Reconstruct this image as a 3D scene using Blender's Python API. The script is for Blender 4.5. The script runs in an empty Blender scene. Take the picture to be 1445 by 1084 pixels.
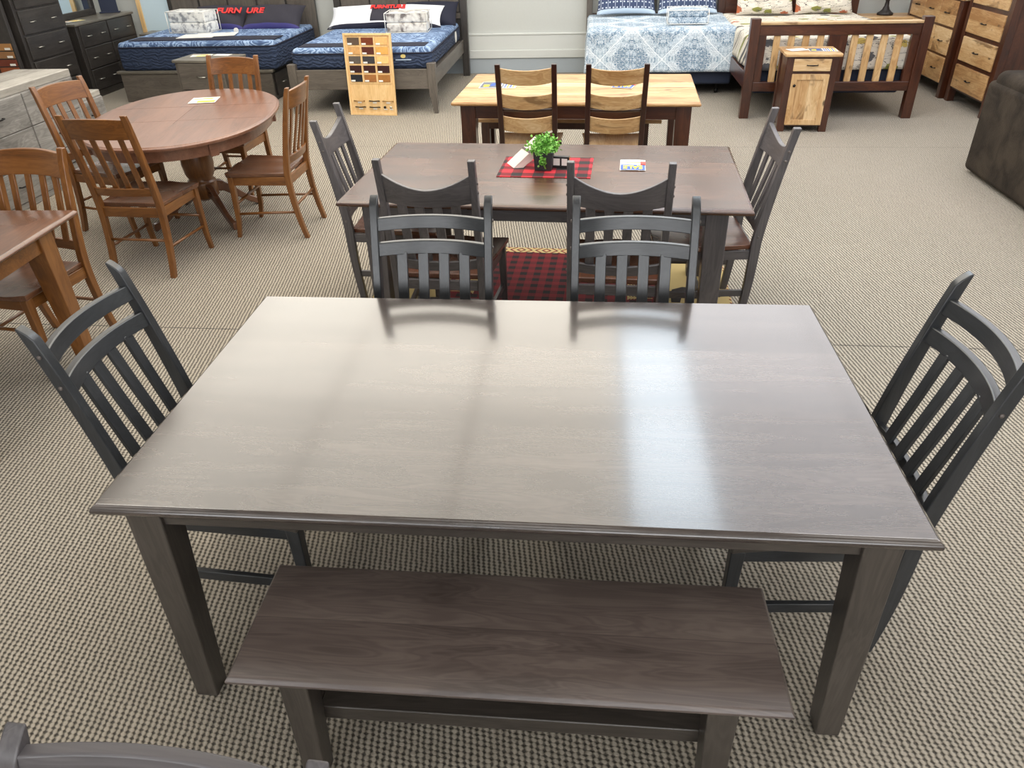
import bpy, bmesh, math, random
from mathutils import Vector, Matrix
from math import sin, cos, pi, radians
random.seed(7)
S = bpy.context.scene
COL = S.collection

# ------------------------------------------------------------------ camera
def cam_setup():
    pitch, roll, yaw = 0.5675, 0.0293, -0.1026
    loc = Vector((0.1756, -1.8266, 1.9386)); f = 1051.07
    cy, sy = cos(yaw), sin(yaw)
    fw = Vector((sy*cos(pitch), cy*cos(pitch), -sin(pitch)))
    r = Vector((cy, -sy, 0)); d = fw.cross(r)
    r2 = cos(roll)*r + sin(roll)*d; d2 = -sin(roll)*r + cos(roll)*d
    cd = bpy.data.cameras.new('camera'); co = bpy.data.objects.new('camera', cd); COL.objects.link(co)
    cd.sensor_width = 36; cd.lens = f/1445*36; cd.clip_start = .05; cd.clip_end = 60
    M = Matrix.Identity(4)
    for i in range(3):
        M[i][0] = r2[i]; M[i][1] = -d2[i]; M[i][2] = -fw[i]; M[i][3] = loc[i]
    co.matrix_world = M
    S.camera = co
cam_setup()

# ------------------------------------------------------------------ world, exposure, ceiling lights
w = bpy.data.worlds.new('world'); S.world = w; w.use_nodes = True
w.node_tree.nodes['Background'].inputs[0].default_value = (.9, .95, 1, 1)
w.node_tree.nodes['Background'].inputs[1].default_value = .35
S.view_settings.view_transform = 'Standard'; S.view_settings.look = 'None'
S.view_settings.exposure = -0.22
S.cycles.use_light_tree = False   # every panel is sampled alike, so the gloss shows them evenly; S.view_settings.gamma = 1; S.view_settings.use_curve_mapping = False
CEIL = 3.0
# luminous ceiling: (x, y, size x, size y, radiance, colour)
TROFFERS = []
for cx in (-2.45, -1.25, -.05):            # warm diffusers over the left half of the tables
    for cy_ in (1.3, 2.5, 3.7, 4.9, 6.1): TROFFERS.append((cx, cy_, 1.17, 1.17, 4.5 if cy_ > 3 else 3.5, 'warm'))
for cy_ in (3.7, 4.9, 6.1): TROFFERS.append((-3.65, cy_, 1.17, 1.17, 4., 'warm'))
TROFFERS += [(.85, 1.3, .57, 1.17, 7., 'cool'), (.85, 2.5, .57, 1.17, 8.5, 'cool'), (.85, 3.7, .57, 1.17, 7.5, 'cool'), (.85, 4.9, .57, 1.17, 4.5, 'cool'), (.85, 6.1, .57, 1.17, 4., 'cool')]
for cx in (1.75, 2.95, 4.15):
    for cy_ in (1.3, 2.5, 3.7, 4.9, 6.1): TROFFERS.append((cx, cy_, 1.17, 1.17, 3.3 if cy_ > 3 else 2.7, 'pale'))
for cx in (-7.0, -5.4, -3.8, -2.2, -.6, 1.0, 2.6, 4.2):
    for cy_ in (7.6, 8.7): TROFFERS.append((cx, cy_, 1.3, .9, 3.2, 'neutral'))
for cx in (-6.8, -5.2): 
    for cy_ in (1.2, 2.8, 4.6): TROFFERS.append((cx, cy_, 1.3, 1.12, 2.0, 'neutral'))
for cx, cy_ in ((-2.4, .6), (-2.4, -1.0), (-2.4, -2.8), (-4.4, -.6), (1.9, .6), (1.9, -1.0), (3.4, .6), (3.4, -1.0), (0., -2.8), (2.2, -3.), (-.2, -1.0)):
    TROFFERS.append((cx, cy_, 1.12, 1.12, 2.4 if cx > 1 else 1.7, 'neutral'))
TEMP = {'cool': (.80, .91, 1.0), 'warm': (1.0, .95, .84), 'neutral': (1.0, .97, .92), 'pale': (.96, .96, 1.0), 'day': (.95, .97, 1.)}

# ------------------------------------------------------------------ material helpers
def lin(c):
    return tuple(((v/255)/12.92 if v/255 <= .04045 else ((v/255+.055)/1.055)**2.4) for v in c) + (1,)
class NT:
    def __init__(s, name):
        s.m = bpy.data.materials.new(name); s.m.use_nodes = True; s.t = s.m.node_tree; s.n = s.t.nodes; s.n.clear()
        s.out = s.n.new('ShaderNodeOutputMaterial'); s.b = s.n.new('ShaderNodeBsdfPrincipled'); s.t.links.new(s.b.outputs[0], s.out.inputs[0])
    def new(s, typ, **k):
        nd = s.n.new('ShaderNode'+typ)
        for a, v in k.items(): setattr(nd, a, v)
        return nd
    def link(s, a, b): s.t.links.new(a, b)
    def put(s, inp, v):
        if hasattr(v, 'is_output') or hasattr(v, 'links'): s.link(v, inp)
        else: inp.default_value = v
    def math(s, op, a, b=0., c=0.):
        nd = s.new('Math', operation=op)
        for i, v in enumerate((a, b, c)):
            if i < len(nd.inputs): s.put(nd.inputs[i], v)
        return nd.outputs[0]
    def vmath(s, op, a, b=(0, 0, 0)):
        nd = s.new('VectorMath', operation=op); s.put(nd.inputs[0], a); s.put(nd.inputs[1], b); return nd.outputs[0]
    def coord(s): return s.new('TexCoord').outputs['Object']
    def sep(s, v):
        nd = s.new('SeparateXYZ'); s.link(v, nd.inputs[0]); return nd.outputs
    def comb(s, x, y, z):
        nd = s.new('CombineXYZ')
        for i, v in enumerate((x, y, z)): s.put(nd.inputs[i], v)
        return nd.outputs[0]
    def noise(s, v, scale, detail=3, rough=.5, dist=0.):
        nd = s.new('TexNoise'); s.link(v, nd.inputs['Vector']); nd.inputs['Scale'].default_value = scale
        nd.inputs['Detail'].default_value = detail; nd.inputs['Roughness'].default_value = rough; nd.inputs['Distortion'].default_value = dist
        return nd.outputs[0]
    def ramp(s, f, stops, interp='LINEAR'):
        nd = s.new('ValToRGB'); s.link(f, nd.inputs[0]); cr = nd.color_ramp; cr.interpolation = interp
        while len(cr.elements) < len(stops): cr.elements.new(.5)
        for e, (p, c) in zip(cr.elements, stops): e.position = p; e.color = c if len(c) == 4 else lin(c)
        return nd.outputs[0]
    def mix(s, f, a, b, blend='MIX'):
        nd = s.new('Mix', data_type='RGBA', blend_type=blend)
        s.put(nd.inputs[0], f); s.put(nd.inputs[6], a); s.put(nd.inputs[7], b); return nd.outputs[2]
    def bump(s, h, strength=.3, dist=.01):
        nd = s.new('Bump'); s.link(h, nd.inputs['Height']); nd.inputs['Strength'].default_value = strength; nd.inputs['Distance'].default_value = dist
        s.link(nd.outputs[0], s.b.inputs['Normal'])
    def fin(s, col, rough=.5, coat=0, coat_rough=.1, metal=0, spec=.5, sheen=0):
        s.put(s.b.inputs['Base Color'], col if hasattr(col, 'links') else (lin(col) if len(col) == 3 else col))
        s.put(s.b.inputs['Roughness'], rough); s.b.inputs['Metallic'].default_value = metal
        s.b.inputs['Coat Weight'].default_value = coat; s.b.inputs['Coat Roughness'].default_value = coat_rough
        s.b.inputs['Specular IOR Level'].default_value = spec; s.b.inputs['Sheen Weight'].default_value = sheen
        return s.m
CACHE = {}
def plain(name, col, rough=.5, metal=0, coat=0, noise=0, sheen=0):
    if name in CACHE: return CACHE[name]
    t = NT(name)
    if noise:
        n = t.noise(t.coord(), 40, 4)
        c = t.mix(n, lin(tuple(max(0, v*(1-noise)) for v in col)), lin(tuple(min(255, v*(1+noise)) for v in col)))
    else: c = lin(col)
    CACHE[name] = t.fin(c, rough, metal=metal, coat=coat, sheen=sheen); return CACHE[name]

WOODS = {  # dark, mid, light, roughness, coat, contrast of knots
 'greywood':   ((50, 45, 41), (66, 60, 55), (82, 75, 69), .36, .3, 0),
 'greytop':    ((48, 40, 37), (68, 59, 55), (90, 79, 73), .20, 1., 0),
 'benchtop':   ((70, 60, 56), (94, 82, 77), (114, 102, 95), .40, .15, 0),
 'blackwood':  ((36, 38, 41), (47, 49, 52), (59, 61, 64), .34, .3, 0),
 'greyback':   ((62, 59, 60), (82, 78, 80), (100, 95, 96), .4, .25, 0),
 'brownstain': ((70, 38, 26), (96, 56, 38), (124, 78, 54), .28, .4, 0),
 'browntop':   ((50, 32, 24), (76, 50, 37), (102, 70, 52), .27, .2, 0),
 'oak':        ((82, 48, 20), (114, 70, 30), (138, 92, 46), .33, .3, 0),
 'oakseat':    ((76, 46, 31), (102, 66, 45), (128, 88, 63), .28, .5, 0),
 'mahogany':   ((96, 64, 49), (118, 80, 62), (134, 94, 74), .30, .3, 0),
 'walnut':     ((42, 17, 8), (66, 32, 17), (88, 48, 27), .33, .4, 0),
 'walnutdark': ((30, 10, 8), (46, 18, 13), (62, 26, 18), .33, .4, 0),
 'hickory':    ((158, 114, 68), (194, 156, 108), (218, 190, 148), .38, .25, 1),
 'pine':       ((206, 162, 104), (228, 190, 134), (240, 208, 158), .5, 0, 0),
 'rustic':     ((92, 89, 86), (124, 121, 118), (154, 151, 147), .6, 0, .6),
 'rustictop':  ((130, 125, 118), (160, 155, 147), (182, 177, 169), .6, 0, .3),
 'espresso':   ((38, 34, 32), (54, 50, 48), (70, 66, 62), .42, .2, 0),
 'espressotop':((84, 80, 72), (106, 101, 92), (124, 119, 108), .4, .2, 0),
 'bedgrey':    ((74, 68, 62), (94, 87, 80), (110, 102, 94), .45, .15, 0),
}
def wood(kind, axis='x', plank=0., pa='y', seam=.0):
    key = (kind, axis, plank, pa)
    if key in CACHE: return CACHE[key]
    d, m, l, rough, coat, knot = WOODS[kind]
    t = NT('%s_%s' % (kind, axis))
    co = t.coord(); xyz = t.sep(co)
    oi = t.new('ObjectInfo').outputs['Random']
    off = t.math('MULTIPLY', oi, 37.)
    v = t.vmath('ADD', co, t.comb(off, off, off))
    pl = None
    if plank:
        pc = t.math('DIVIDE', xyz['xyz'.index(pa)], plank)
        fl = t.math('FLOOR', t.math('ADD', pc, 50.))
        wn = t.new('TexWhiteNoise', noise_dimensions='1D'); t.link(fl, wn.inputs['W']); pl = wn.outputs[0]
        sh = t.math('MULTIPLY', pl, 13.)
        v = t.vmath('ADD', v, t.comb(sh, sh, sh))
    sc = [9, 9, 9]; sc['xyz'.index(axis)] = 1.1
    vs = t.vmath('MULTIPLY', v, tuple(sc))
    n1 = t.noise(vs, 1.6, 3, .55, .9)
    # growth-ring lines: sine of the warped field
    ring = t.math('MULTIPLY', t.math('ADD', t.math('SINE', t.math('MULTIPLY', n1, 70.)), 1.), .5)
    sf = [140, 140, 140]; sf['xyz'.index(axis)] = 5
    n2 = t.noise(t.vmath('MULTIPLY', v, tuple(sf)), 1., 3, .6)
    n3 = t.noise(v, 3.5, 2, .5)
    f = t.math('ADD', t.math('MULTIPLY', n1, .55), t.math('ADD', t.math('MULTIPLY', ring, .10), t.math('ADD', t.math('MULTIPLY', n2, .12 if 'top' in kind else .22), t.math('MULTIPLY', n3, .35 if 'top' in kind else .25))))
    f = t.math('SUBTRACT', f, .06)
    if pl is not None: f = t.math('ADD', f, t.math('MULTIPLY', t.math('SUBTRACT', pl, .5), .34 if knot else .17))
    c = t.ramp(f, [(.30, d), (.50, m), (.72, l)])
    if knot:
        hs = [5, 5, 5]; hs['xyz'.index(axis)] = 1.6
        n4 = t.noise(t.vmath('MULTIPLY', v, tuple(hs)), 1.7, 3, .6, .5)
        kf = t.ramp(n4, [(.60, (0, 0, 0, 1)), (.68, (.8*knot, .8*knot, .8*knot, 1))])
        c = t.mix(kf, c, lin(tuple(v_*.72 for v_ in d)))
        vo = t.new('TexVoronoi'); t.link(t.vmath('MULTIPLY', v, tuple(4. if i != 'xyz'.index(axis) else 2. for i in range(3))), vo.inputs['Vector']); vo.inputs['Scale'].default_value = 1.3
        k2 = t.ramp(vo.outputs[0], [(.05, (.85*knot,)*3+(1,)), (.10, (0, 0, 0, 1))])
        c = t.mix(k2, c, lin(tuple(v_*.4 for v_ in d)))
    if plank:
        fr = t.math('ABSOLUTE', t.math('SUBTRACT', t.math('FRACT', t.math('ADD', pc, 50.)), .5))
        ln = t.math('GREATER_THAN', fr, .5-.0012/plank)
        c = t.mix(t.math('MULTIPLY', ln, .35), c, lin(tuple(v_*.6 for v_ in d)))
    if 'top' not in kind: t.bump(n2, .03, .002)
    rg = t.math('ADD', t.math('MULTIPLY', n3, .08), rough-.04)
    CACHE[key] = t.fin(c, rg, coat=coat, coat_rough=.12 if kind == 'greytop' else .22, spec=.5)
    if kind == 'greytop': t.b.inputs['Coat IOR'].default_value = 1.5
    return CACHE[key]

def fabric(name, stops, scale, interp='LINEAR', mirror=None, rough=.9, bump=.15, warp=0., sheen=.2, detail=4):
    if name in CACHE: return CACHE[name]
    t = NT(name); v = t.coord()
    if mirror:
        x, y, z = t.sep(v)
        q = t.comb(t.math('PINGPONG', x, mirror), t.math('PINGPONG', t.math('ADD', y, t.math('MULTIPLY', z, 1.)), mirror), 0.)
    else: q = v
    n = t.noise(q, scale, detail, .55, warp)
    t.bump(t.noise(v, 300, 2), bump, .002)
    CACHE[name] = t.fin(t.ramp(n, stops, interp), rough, sheen=sheen); return CACHE[name]

# ------------------------------------------------------------------ mesh helpers
def finish(o, bevel=0., seg=2, smooth=False, sub=0):
    if bevel:
        b = o.modifiers.new('bevel', 'BEVEL'); b.width = bevel; b.segments = seg; b.limit_method = 'ANGLE'; b.angle_limit = radians(40); b.harden_normals = False
    if sub:
        s = o.modifiers.new('sub', 'SUBSURF'); s.levels = sub; s.render_levels = sub
    if smooth or bevel:
        for p in o.data.polygons: p.use_smooth = True
        if not smooth:
            try: o.data.set_sharp_from_angle(angle=radians(40))
            except Exception: pass
    if bevel:
        wn = o.modifiers.new('weighted', 'WEIGHTED_NORMAL'); wn.keep_sharp = True; wn.weight = 80
    return o
class MB:
    def __init__(s): s.v = []; s.f = []
    def add(s, vs, fs):
        k = len(s.v); s.v += [tuple(p) for p in vs]; s.f += [tuple(i+k for i in f) for f in fs]; return s
    def box(s, x0, x1, y0, y1, z0, z1):
        return s.hexa([(x0, y0, z0), (x1, y0, z0), (x1, y1, z0), (x0, y1, z0)], [(x0, y0, z1), (x1, y0, z1), (x1, y1, z1), (x0, y1, z1)])
    def hexa(s, a, b):
        return s.add(list(a)+list(b), [(3, 2, 1, 0), (4, 5, 6, 7), (0, 1, 5, 4), (1, 2, 6, 5), (2, 3, 7, 6), (3, 0, 4, 7)])
    def loft(s, rings, cap=True, closed=True):
        n = len(rings[0]); vs = [p for r in rings for p in r]; fs = []
        for i in range(len(rings)-1):
            for j in range(n if closed else n-1):
                k = (j+1) % n; fs.append((i*n+j, i*n+k, (i+1)*n+k, (i+1)*n+j))
        if cap: fs.append(tuple(range(n-1, -1, -1))); fs.append(tuple((len(rings)-1)*n+j for j in range(n)))
        return s.add(vs, fs)
    def prism(s, poly, x0, x1, ax='x'):   # poly in the plane perpendicular to ax
        def P(t, a, b): return (t, a, b) if ax == 'x' else ((a, t, b) if ax == 'y' else (a, b, t))
        return s.loft([[P(x0, a, b) for a, b in poly], [P(x1, a, b) for a, b in poly]])
    def lathe(s, prof, cx=0, cy=0, n=24):
        return s.loft([[(cx+r*cos(2*pi*j/n), cy+r*sin(2*pi*j/n), z) for j in range(n)] for r, z in prof])
    def tube(s, pts, r, n=8):
        rings = []
        for i, p in enumerate(pts):
            p = Vector(p); a = Vector(pts[max(0, i-1)]); b = Vector(pts[min(len(pts)-1, i+1)]); d = (b-a).normalized()
            u = d.orthogonal().normalized() if abs(d.z) > .9 else d.cross(Vector((0, 0, 1))).normalized(); w_ = d.cross(u)
            rr = r[i] if isinstance(r, (list, tuple)) else r
            rings.append([tuple(p+rr*(cos(2*pi*j/n)*u+sin(2*pi*j/n)*w_)) for j in range(n)])
        return s.loft(rings)
    def build(s, name, mat, parent=None, bevel=0., seg=2, smooth=False, sub=0, label=None, loc=None, rot=None):
        me = bpy.data.meshes.new(name); me.from_pydata(s.v, [], s.f)
        bm = bmesh.new(); bm.from_mesh(me); bmesh.ops.recalc_face_normals(bm, faces=bm.faces); bm.to_mesh(me); bm.free()
        o = bpy.data.objects.new(name, me); COL.objects.link(o); me.materials.append(mat)
        if parent: o.parent = parent
        if label: o['label'] = label
        if loc: o.location = loc
        if rot: o.rotation_euler = rot
        return finish(o, bevel, seg, smooth, sub)
def bx(*a): return MB().box(*a)
def thing(name, label, cat, loc=(0, 0, 0), rz=0., group=None):
    o = bpy.data.objects.new(name, None); o.empty_display_size = .1; COL.objects.link(o)
    o.location = loc; o.rotation_euler = (0, 0, rz); return tag(o, label, cat, group)
def tag(o, label, cat, group=None):
    o['label'] = label; o['category'] = cat
    if group: o['group'] = group
    return o
def struct(o): o['kind'] = 'structure'; return o
def copy_tree(o, parent=None):
    c = o.copy(); COL.objects.link(c)
    if parent is not None: c.parent = parent
    for ch in list(o.children): copy_tree(ch, c)
    return c
def place(src, first, loc, rz, label, group=None):
    o = src if first else copy_tree(src)
    o.location = loc; o.rotation_euler = (0, 0, rz); o['label'] = label
    if group: o['group'] = group
    return o
def rbox(name, mat, x0, x1, y0, y1, z0, z1, r, seg=5, parent=None, taper=0, label=None, loc=None, rot=None):
    bm = bmesh.new(); bmesh.ops.create_cube(bm, size=1)
    for v in bm.verts:
        v.co.x = x0+(v.co.x+.5)*(x1-x0); v.co.y = y0+(v.co.y+.5)*(y1-y0); v.co.z = z0+(v.co.z+.5)*(z1-z0)
    bmesh.ops.bevel(bm, geom=bm.edges[:], offset=r, segments=seg, affect='EDGES', profile=.5)
    me = bpy.data.meshes.new(name); bm.to_mesh(me); bm.free(); me.materials.append(mat)
    o = bpy.data.objects.new(name, me); COL.objects.link(o)
    if parent: o.parent = parent
    if label: o['label'] = label
    if loc: o.location = loc
    if rot: o.rotation_euler = rot
    return finish(o, smooth=True)
def text(name, s, size, mat, parent, loc, rot=(0, 0, 0), depth=.0006, shear=0., align='CENTER', bold=.0):
    cu = bpy.data.curves.new(name, 'FONT'); cu.body = s; cu.size = size; cu.extrude = depth; cu.align_x = align; cu.align_y = 'CENTER'; cu.shear = shear; cu.offset = bold
    tmp = bpy.data.objects.new(name+'_src', cu); COL.objects.link(tmp)
    bpy.context.view_layer.update()
    me = bpy.data.meshes.new_from_object(tmp.evaluated_get(bpy.context.evaluated_depsgraph_get()))
    bpy.data.objects.remove(tmp)
    me.materials.clear(); me.materials.append(mat); me.name = name
    o = bpy.data.objects.new(name, me); COL.objects.link(o); o.parent = parent; o.location = loc; o.rotation_euler = rot
    return o

# ------------------------------------------------------------------ setting
def carpet_mat():
    t = NT('loop_carpet'); co = t.coord(); x, y, z = t.sep(co)
    wob = t.noise(co, 34, 3); wx = t.math('MULTIPLY', t.math('SUBTRACT', wob, .5), .011)
    PX, PY = .0185, .0150
    a = t.math('DIVIDE', t.math('ADD', x, wx), PX)
    b = t.math('DIVIDE', t.math('ADD', y, wx), PY)
    # loops stand in columns along y; each row steps a little sideways
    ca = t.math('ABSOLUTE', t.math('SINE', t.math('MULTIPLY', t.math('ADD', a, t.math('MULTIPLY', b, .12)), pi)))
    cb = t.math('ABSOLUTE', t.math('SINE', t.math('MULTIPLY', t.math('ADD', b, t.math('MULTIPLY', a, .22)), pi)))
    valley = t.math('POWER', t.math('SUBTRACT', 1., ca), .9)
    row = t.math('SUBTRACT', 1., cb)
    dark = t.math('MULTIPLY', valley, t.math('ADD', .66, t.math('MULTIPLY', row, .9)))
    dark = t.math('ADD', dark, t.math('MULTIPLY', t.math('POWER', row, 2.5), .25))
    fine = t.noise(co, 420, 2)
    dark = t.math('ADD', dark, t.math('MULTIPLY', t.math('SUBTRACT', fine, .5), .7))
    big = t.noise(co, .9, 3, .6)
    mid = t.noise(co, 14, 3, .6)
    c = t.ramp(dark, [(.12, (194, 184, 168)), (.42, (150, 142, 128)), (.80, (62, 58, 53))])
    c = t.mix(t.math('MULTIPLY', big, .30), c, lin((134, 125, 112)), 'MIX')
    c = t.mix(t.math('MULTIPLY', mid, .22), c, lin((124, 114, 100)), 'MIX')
    # tile joint lines
    def joint(v, at, wd, lo, hi, u):
        j = t.math('LESS_THAN', t.math('ABSOLUTE', t.math('SUBTRACT', v, at)), wd)
        return t.math('MULTIPLY', j, t.math('MULTIPLY', t.math('GREATER_THAN', u, lo), t.math('LESS_THAN', u, hi)))
    j = joint(t.math('ADD', y, t.math('MULTIPLY', x, .012)), 1.67, .004, -5., 4.9, x)
    j2 = joint(t.math('ADD', y, t.math('MULTIPLY', x, .012)), 5.45, .006, -8., 4.9, x)
    c = t.mix(t.math('MULTIPLY', j, .85), c, lin((52, 48, 44)))
    c = t.mix(t.math('MULTIPLY', j2, .4), c, lin((90, 84, 76)))
    h = t.math('SUBTRACT', t.math('MULTIPLY', fine, .25), dark)
    t.bump(h, .9, .006)
    return t.fin(c, .95, spec=.15, sheen=.1)
XL, XR, YB, YF = -8.6, 5.4, 9.3, -5.0
wallm = plain('wall_paint', (196, 198, 194), .75, noise=.015)
trimm = plain('trim_paint', (206, 208, 204), .5)
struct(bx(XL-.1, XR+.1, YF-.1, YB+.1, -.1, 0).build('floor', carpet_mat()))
struct(bx(XL-.1, XR+.1, YF-.1, YB+.1, CEIL, CEIL+.1).build('ceiling', plain('ceiling_tile', (232, 232, 228), .9, noise=.02)))
struct(bx(XL-.1, XR+.1, YB, YB+.1, 0, CEIL).build('wall_back', wallm))
struct(bx(XL-.1, XL, YF, YB, 0, CEIL).build('wall_left', wallm))
struct(bx(XR, XR+.1, YF, YB, 0, CEIL).build('wall_right', wallm))
struct(bx(XL, XR, YF-.1, YF, 0, CEIL).build('wall_front', wallm))
struct(bx(XL, XR, YB-.03, YB, .485, .51).build('trim_1', trimm, bevel=.006))
struct(bx(XL, XR, YB-.022, YB, .30, .485).build('trim_2', trimm, bevel=.003))
struct(bx(XL, XR, YB-.04, YB, .195, .30).build('trim_3', trimm, bevel=.006))
struct(bx(XL, XR, YB-.02, YB, .0, .195).build('baseboard_back', plain('baseboard_grey', (168, 176, 182), .5), bevel=.003))
metal_white = plain('white_metal', (235, 235, 232), .4)
def glow(T, L):
    k = 'diffuser_%s_%.1f' % (T, L)
    if k not in CACHE:
        t = NT(k); t.fin((.8, .8, .8, 1), .6); t.b.inputs['Emission Color'].default_value = TEMP[T]+(1,); t.b.inputs['Emission Strength'].default_value = L; CACHE[k] = t.m
    return CACHE[k]
def troffer(i, x, y, sx, sy, L, T):
    k = {'cool': 'cool white', 'warm': 'warm white', 'neutral': 'neutral white', 'pale': 'pale white'}[T]
    r = thing('ceiling_light', 'panel light', 'light', (x, y, CEIL), 0, 'ceiling panel lights')
    m = MB(); a, b, t_ = sx/2, sy/2, .012
    m.box(-a-t_, a+t_, -b-t_, -b, -.015, 0); m.box(-a-t_, a+t_, b, b+t_, -.015, 0); m.box(-a-t_, -a, -b, b, -.015, 0); m.box(a, a+t_, -b, b, -.015, 0)
    m.build('frame', metal_white, r)
    bx(-a, a, -b, b, -.010, -.004).build('diffuser', glow(T, L), r)
    return r
def word(k): return ('first', 'second', 'third', 'fourth', 'fifth', 'sixth', 'seventh', 'eighth', 'ninth', 'tenth', 'eleventh', 'twelfth', 'thirteenth', 'fourteenth', 'fifteenth', 'sixteenth')[k]
ys_ = sorted({round(a[1], 2) for a in TROFFERS}, reverse=True)
for i, a in enumerate(TROFFERS):
    o = troffer(i, *a)
    rank = sorted(b[0] for b in TROFFERS if round(b[1], 2) == round(a[1], 2)).index(a[0]); row = ys_.index(round(a[1], 2))
    o['label'] = '%s ceiling panel light, %s row from the back wall, %s from the left' % (a[5].replace('pale', 'cool').replace('neutral', 'white'), word(min(row, 15)), word(rank))


def shop_window(n, x0, x1):
    """daylight window in the wall behind the viewer"""
    w_ = bpy.data.objects.new('window_%d' % n, None); COL.objects.link(w_); w_.location = ((x0+x1)/2, YF, 0); struct(w_)
    h = (x1-x0)/2; m = MB(); z0, z1 = .7, 2.7
    m.box(-h-.06, -h, 0, .06, z0-.06, z1+.06); m.box(h, h+.06, 0, .06, z0-.06, z1+.06); m.box(-h, h, 0, .06, z0-.06, z0); m.box(-h, h, 0, .06, z1, z1+.06); m.box(-.02, .02, .0, .05, z0, z1)
    m.build('window_frame', metal_white, w_, bevel=.003)
    g = bx(-h, h, .005, .012, z0, z1).build('window_pane', glow('day', 5.2), w_)
for n_, (a_, b_) in enumerate(((-3.4, -.4), (0., 3.0))): shop_window(n_+1, a_, b_)

# ------------------------------------------------------------------ tables
def rect_table(root, W, D, H, th, topmat, legmat, apmat, ov=(.07, .05), lt=.09, lb=.064, apron=.09, edge=.012, axis='x'):
    a, b = W/2, D/2
    m = MB(); e = edge
    # moulded edge: full width at the bottom third, eased in at the top
    rings = []
    for z, ins in ((H-th, .010), (H-th+.006, 0.002), (H-th*.55, 0), (H-th*.30, .003), (H-.004, e*.8), (H, e*1.3)):
        rings.append([(-a+ins, -b+ins, z), (a-ins, -b+ins, z), (a-ins, b-ins, z), (-a+ins, b-ins, z)])
    m.loft(rings); m.build('tabletop', topmat, root, bevel=.0015, seg=1)
    lx, ly = a-ov[0], b-ov[1]; z1 = H-th
    for sx in (-1, 1):
        for sy in (-1, 1):
            def q(t_): return [(sx*lx, sy*ly), (sx*(lx-t_), sy*ly), (sx*(lx-t_), sy*(ly-t_)), (sx*lx, sy*(ly-t_))]
            MB().loft([[(x, y, 0) for x, y in q(lb)], [(x, y, z1-apron-.02) for x, y in q(lt)], [(x, y, z1) for x, y in q(lt)]]).build('leg', legmat, root, bevel=.003)
    ins = .012; t_ = .022; c = lt-.005
    for sy in (-1, 1): bx(-lx+c, lx-c, *sorted((sy*(ly-ins), sy*(ly-ins-t_))), z1-apron, z1).build('apron', apmat, root, bevel=.002)
    for sx in (-1, 1): bx(*sorted((sx*(lx-ins), sx*(lx-ins-t_))), -ly+c, ly-c, z1-apron, z1).build('apron', apmat, root, bevel=.002)
    return root

t1 = thing('dining_table', 'large grey-stained wooden dining table in the foreground with a glossy plank top', 'table', (0, 0, 0))
rect_table(t1, 1.965, 1.164, .76, .03, wood('greytop', 'x', .235, 'y'), wood('greywood', 'z'), wood('greywood', 'x'), ov=(.064, .03), lt=.089, lb=.064, apron=.056)

def bench():
    r = thing('bench', 'grey-stained wooden bench standing in front of the foreground dining table', 'bench', (.024, -.628, 0))
    W, D, H, th = 1.285, .365, .46, .026; a, b = W/2, D/2
    m = MB()
    m.loft([[(-a+i, -b+i, z), (a-i, -b+i, z), (a-i, b-i, z), (-a+i, b-i, z)] for z, i in ((H-th, .008), (H-th+.006, .001), (H-th*.5, 0), (H-.004, .006), (H, .011))])
    m.build('bench_top', wood('benchtop', 'x', .185, 'y'), r, bevel=.0012, seg=1)
    for sx in (-1, 1):
        for sy in (-1, 1):
            x1, y1 = a-.105, b-.035
            q = lambda t_: [(sx*x1, sy*y1), (sx*(x1-t_), sy*y1), (sx*(x1-t_), sy*(y1-t_)), (sx*x1, sy*(y1-t_))]
            MB().loft([[(x, y, 0) for x, y in q(.058)], [(x, y, H-th) for x, y in q(.072)]]).build('leg', wood('greywood', 'z'), r, bevel=.003)
        bx(*sorted((sx*(a-.125), sx*(a-.155))), -b+.08, b-.08, .13, .21).build('stretcher', wood('greywood', 'y'), r, bevel=.003)
        bx(*sorted((sx*(a-.12), sx*(a-.142))), -b+.09, b-.09, H-th-.06, H-th).build('apron', wood('greywood', 'y'), r, bevel=.002)
    bx(-a+.156, a-.156, -.075, .065, .165, .215).build('stretcher', wood('greywood', 'x'), r, bevel=.003, label='long low shelf-like stretcher')
    bx(-a+.15, a-.15, .05, .072, H-th-.05, H-th).build('apron', wood('greywood', 'x'), r, bevel=.002)
bench()

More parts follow.
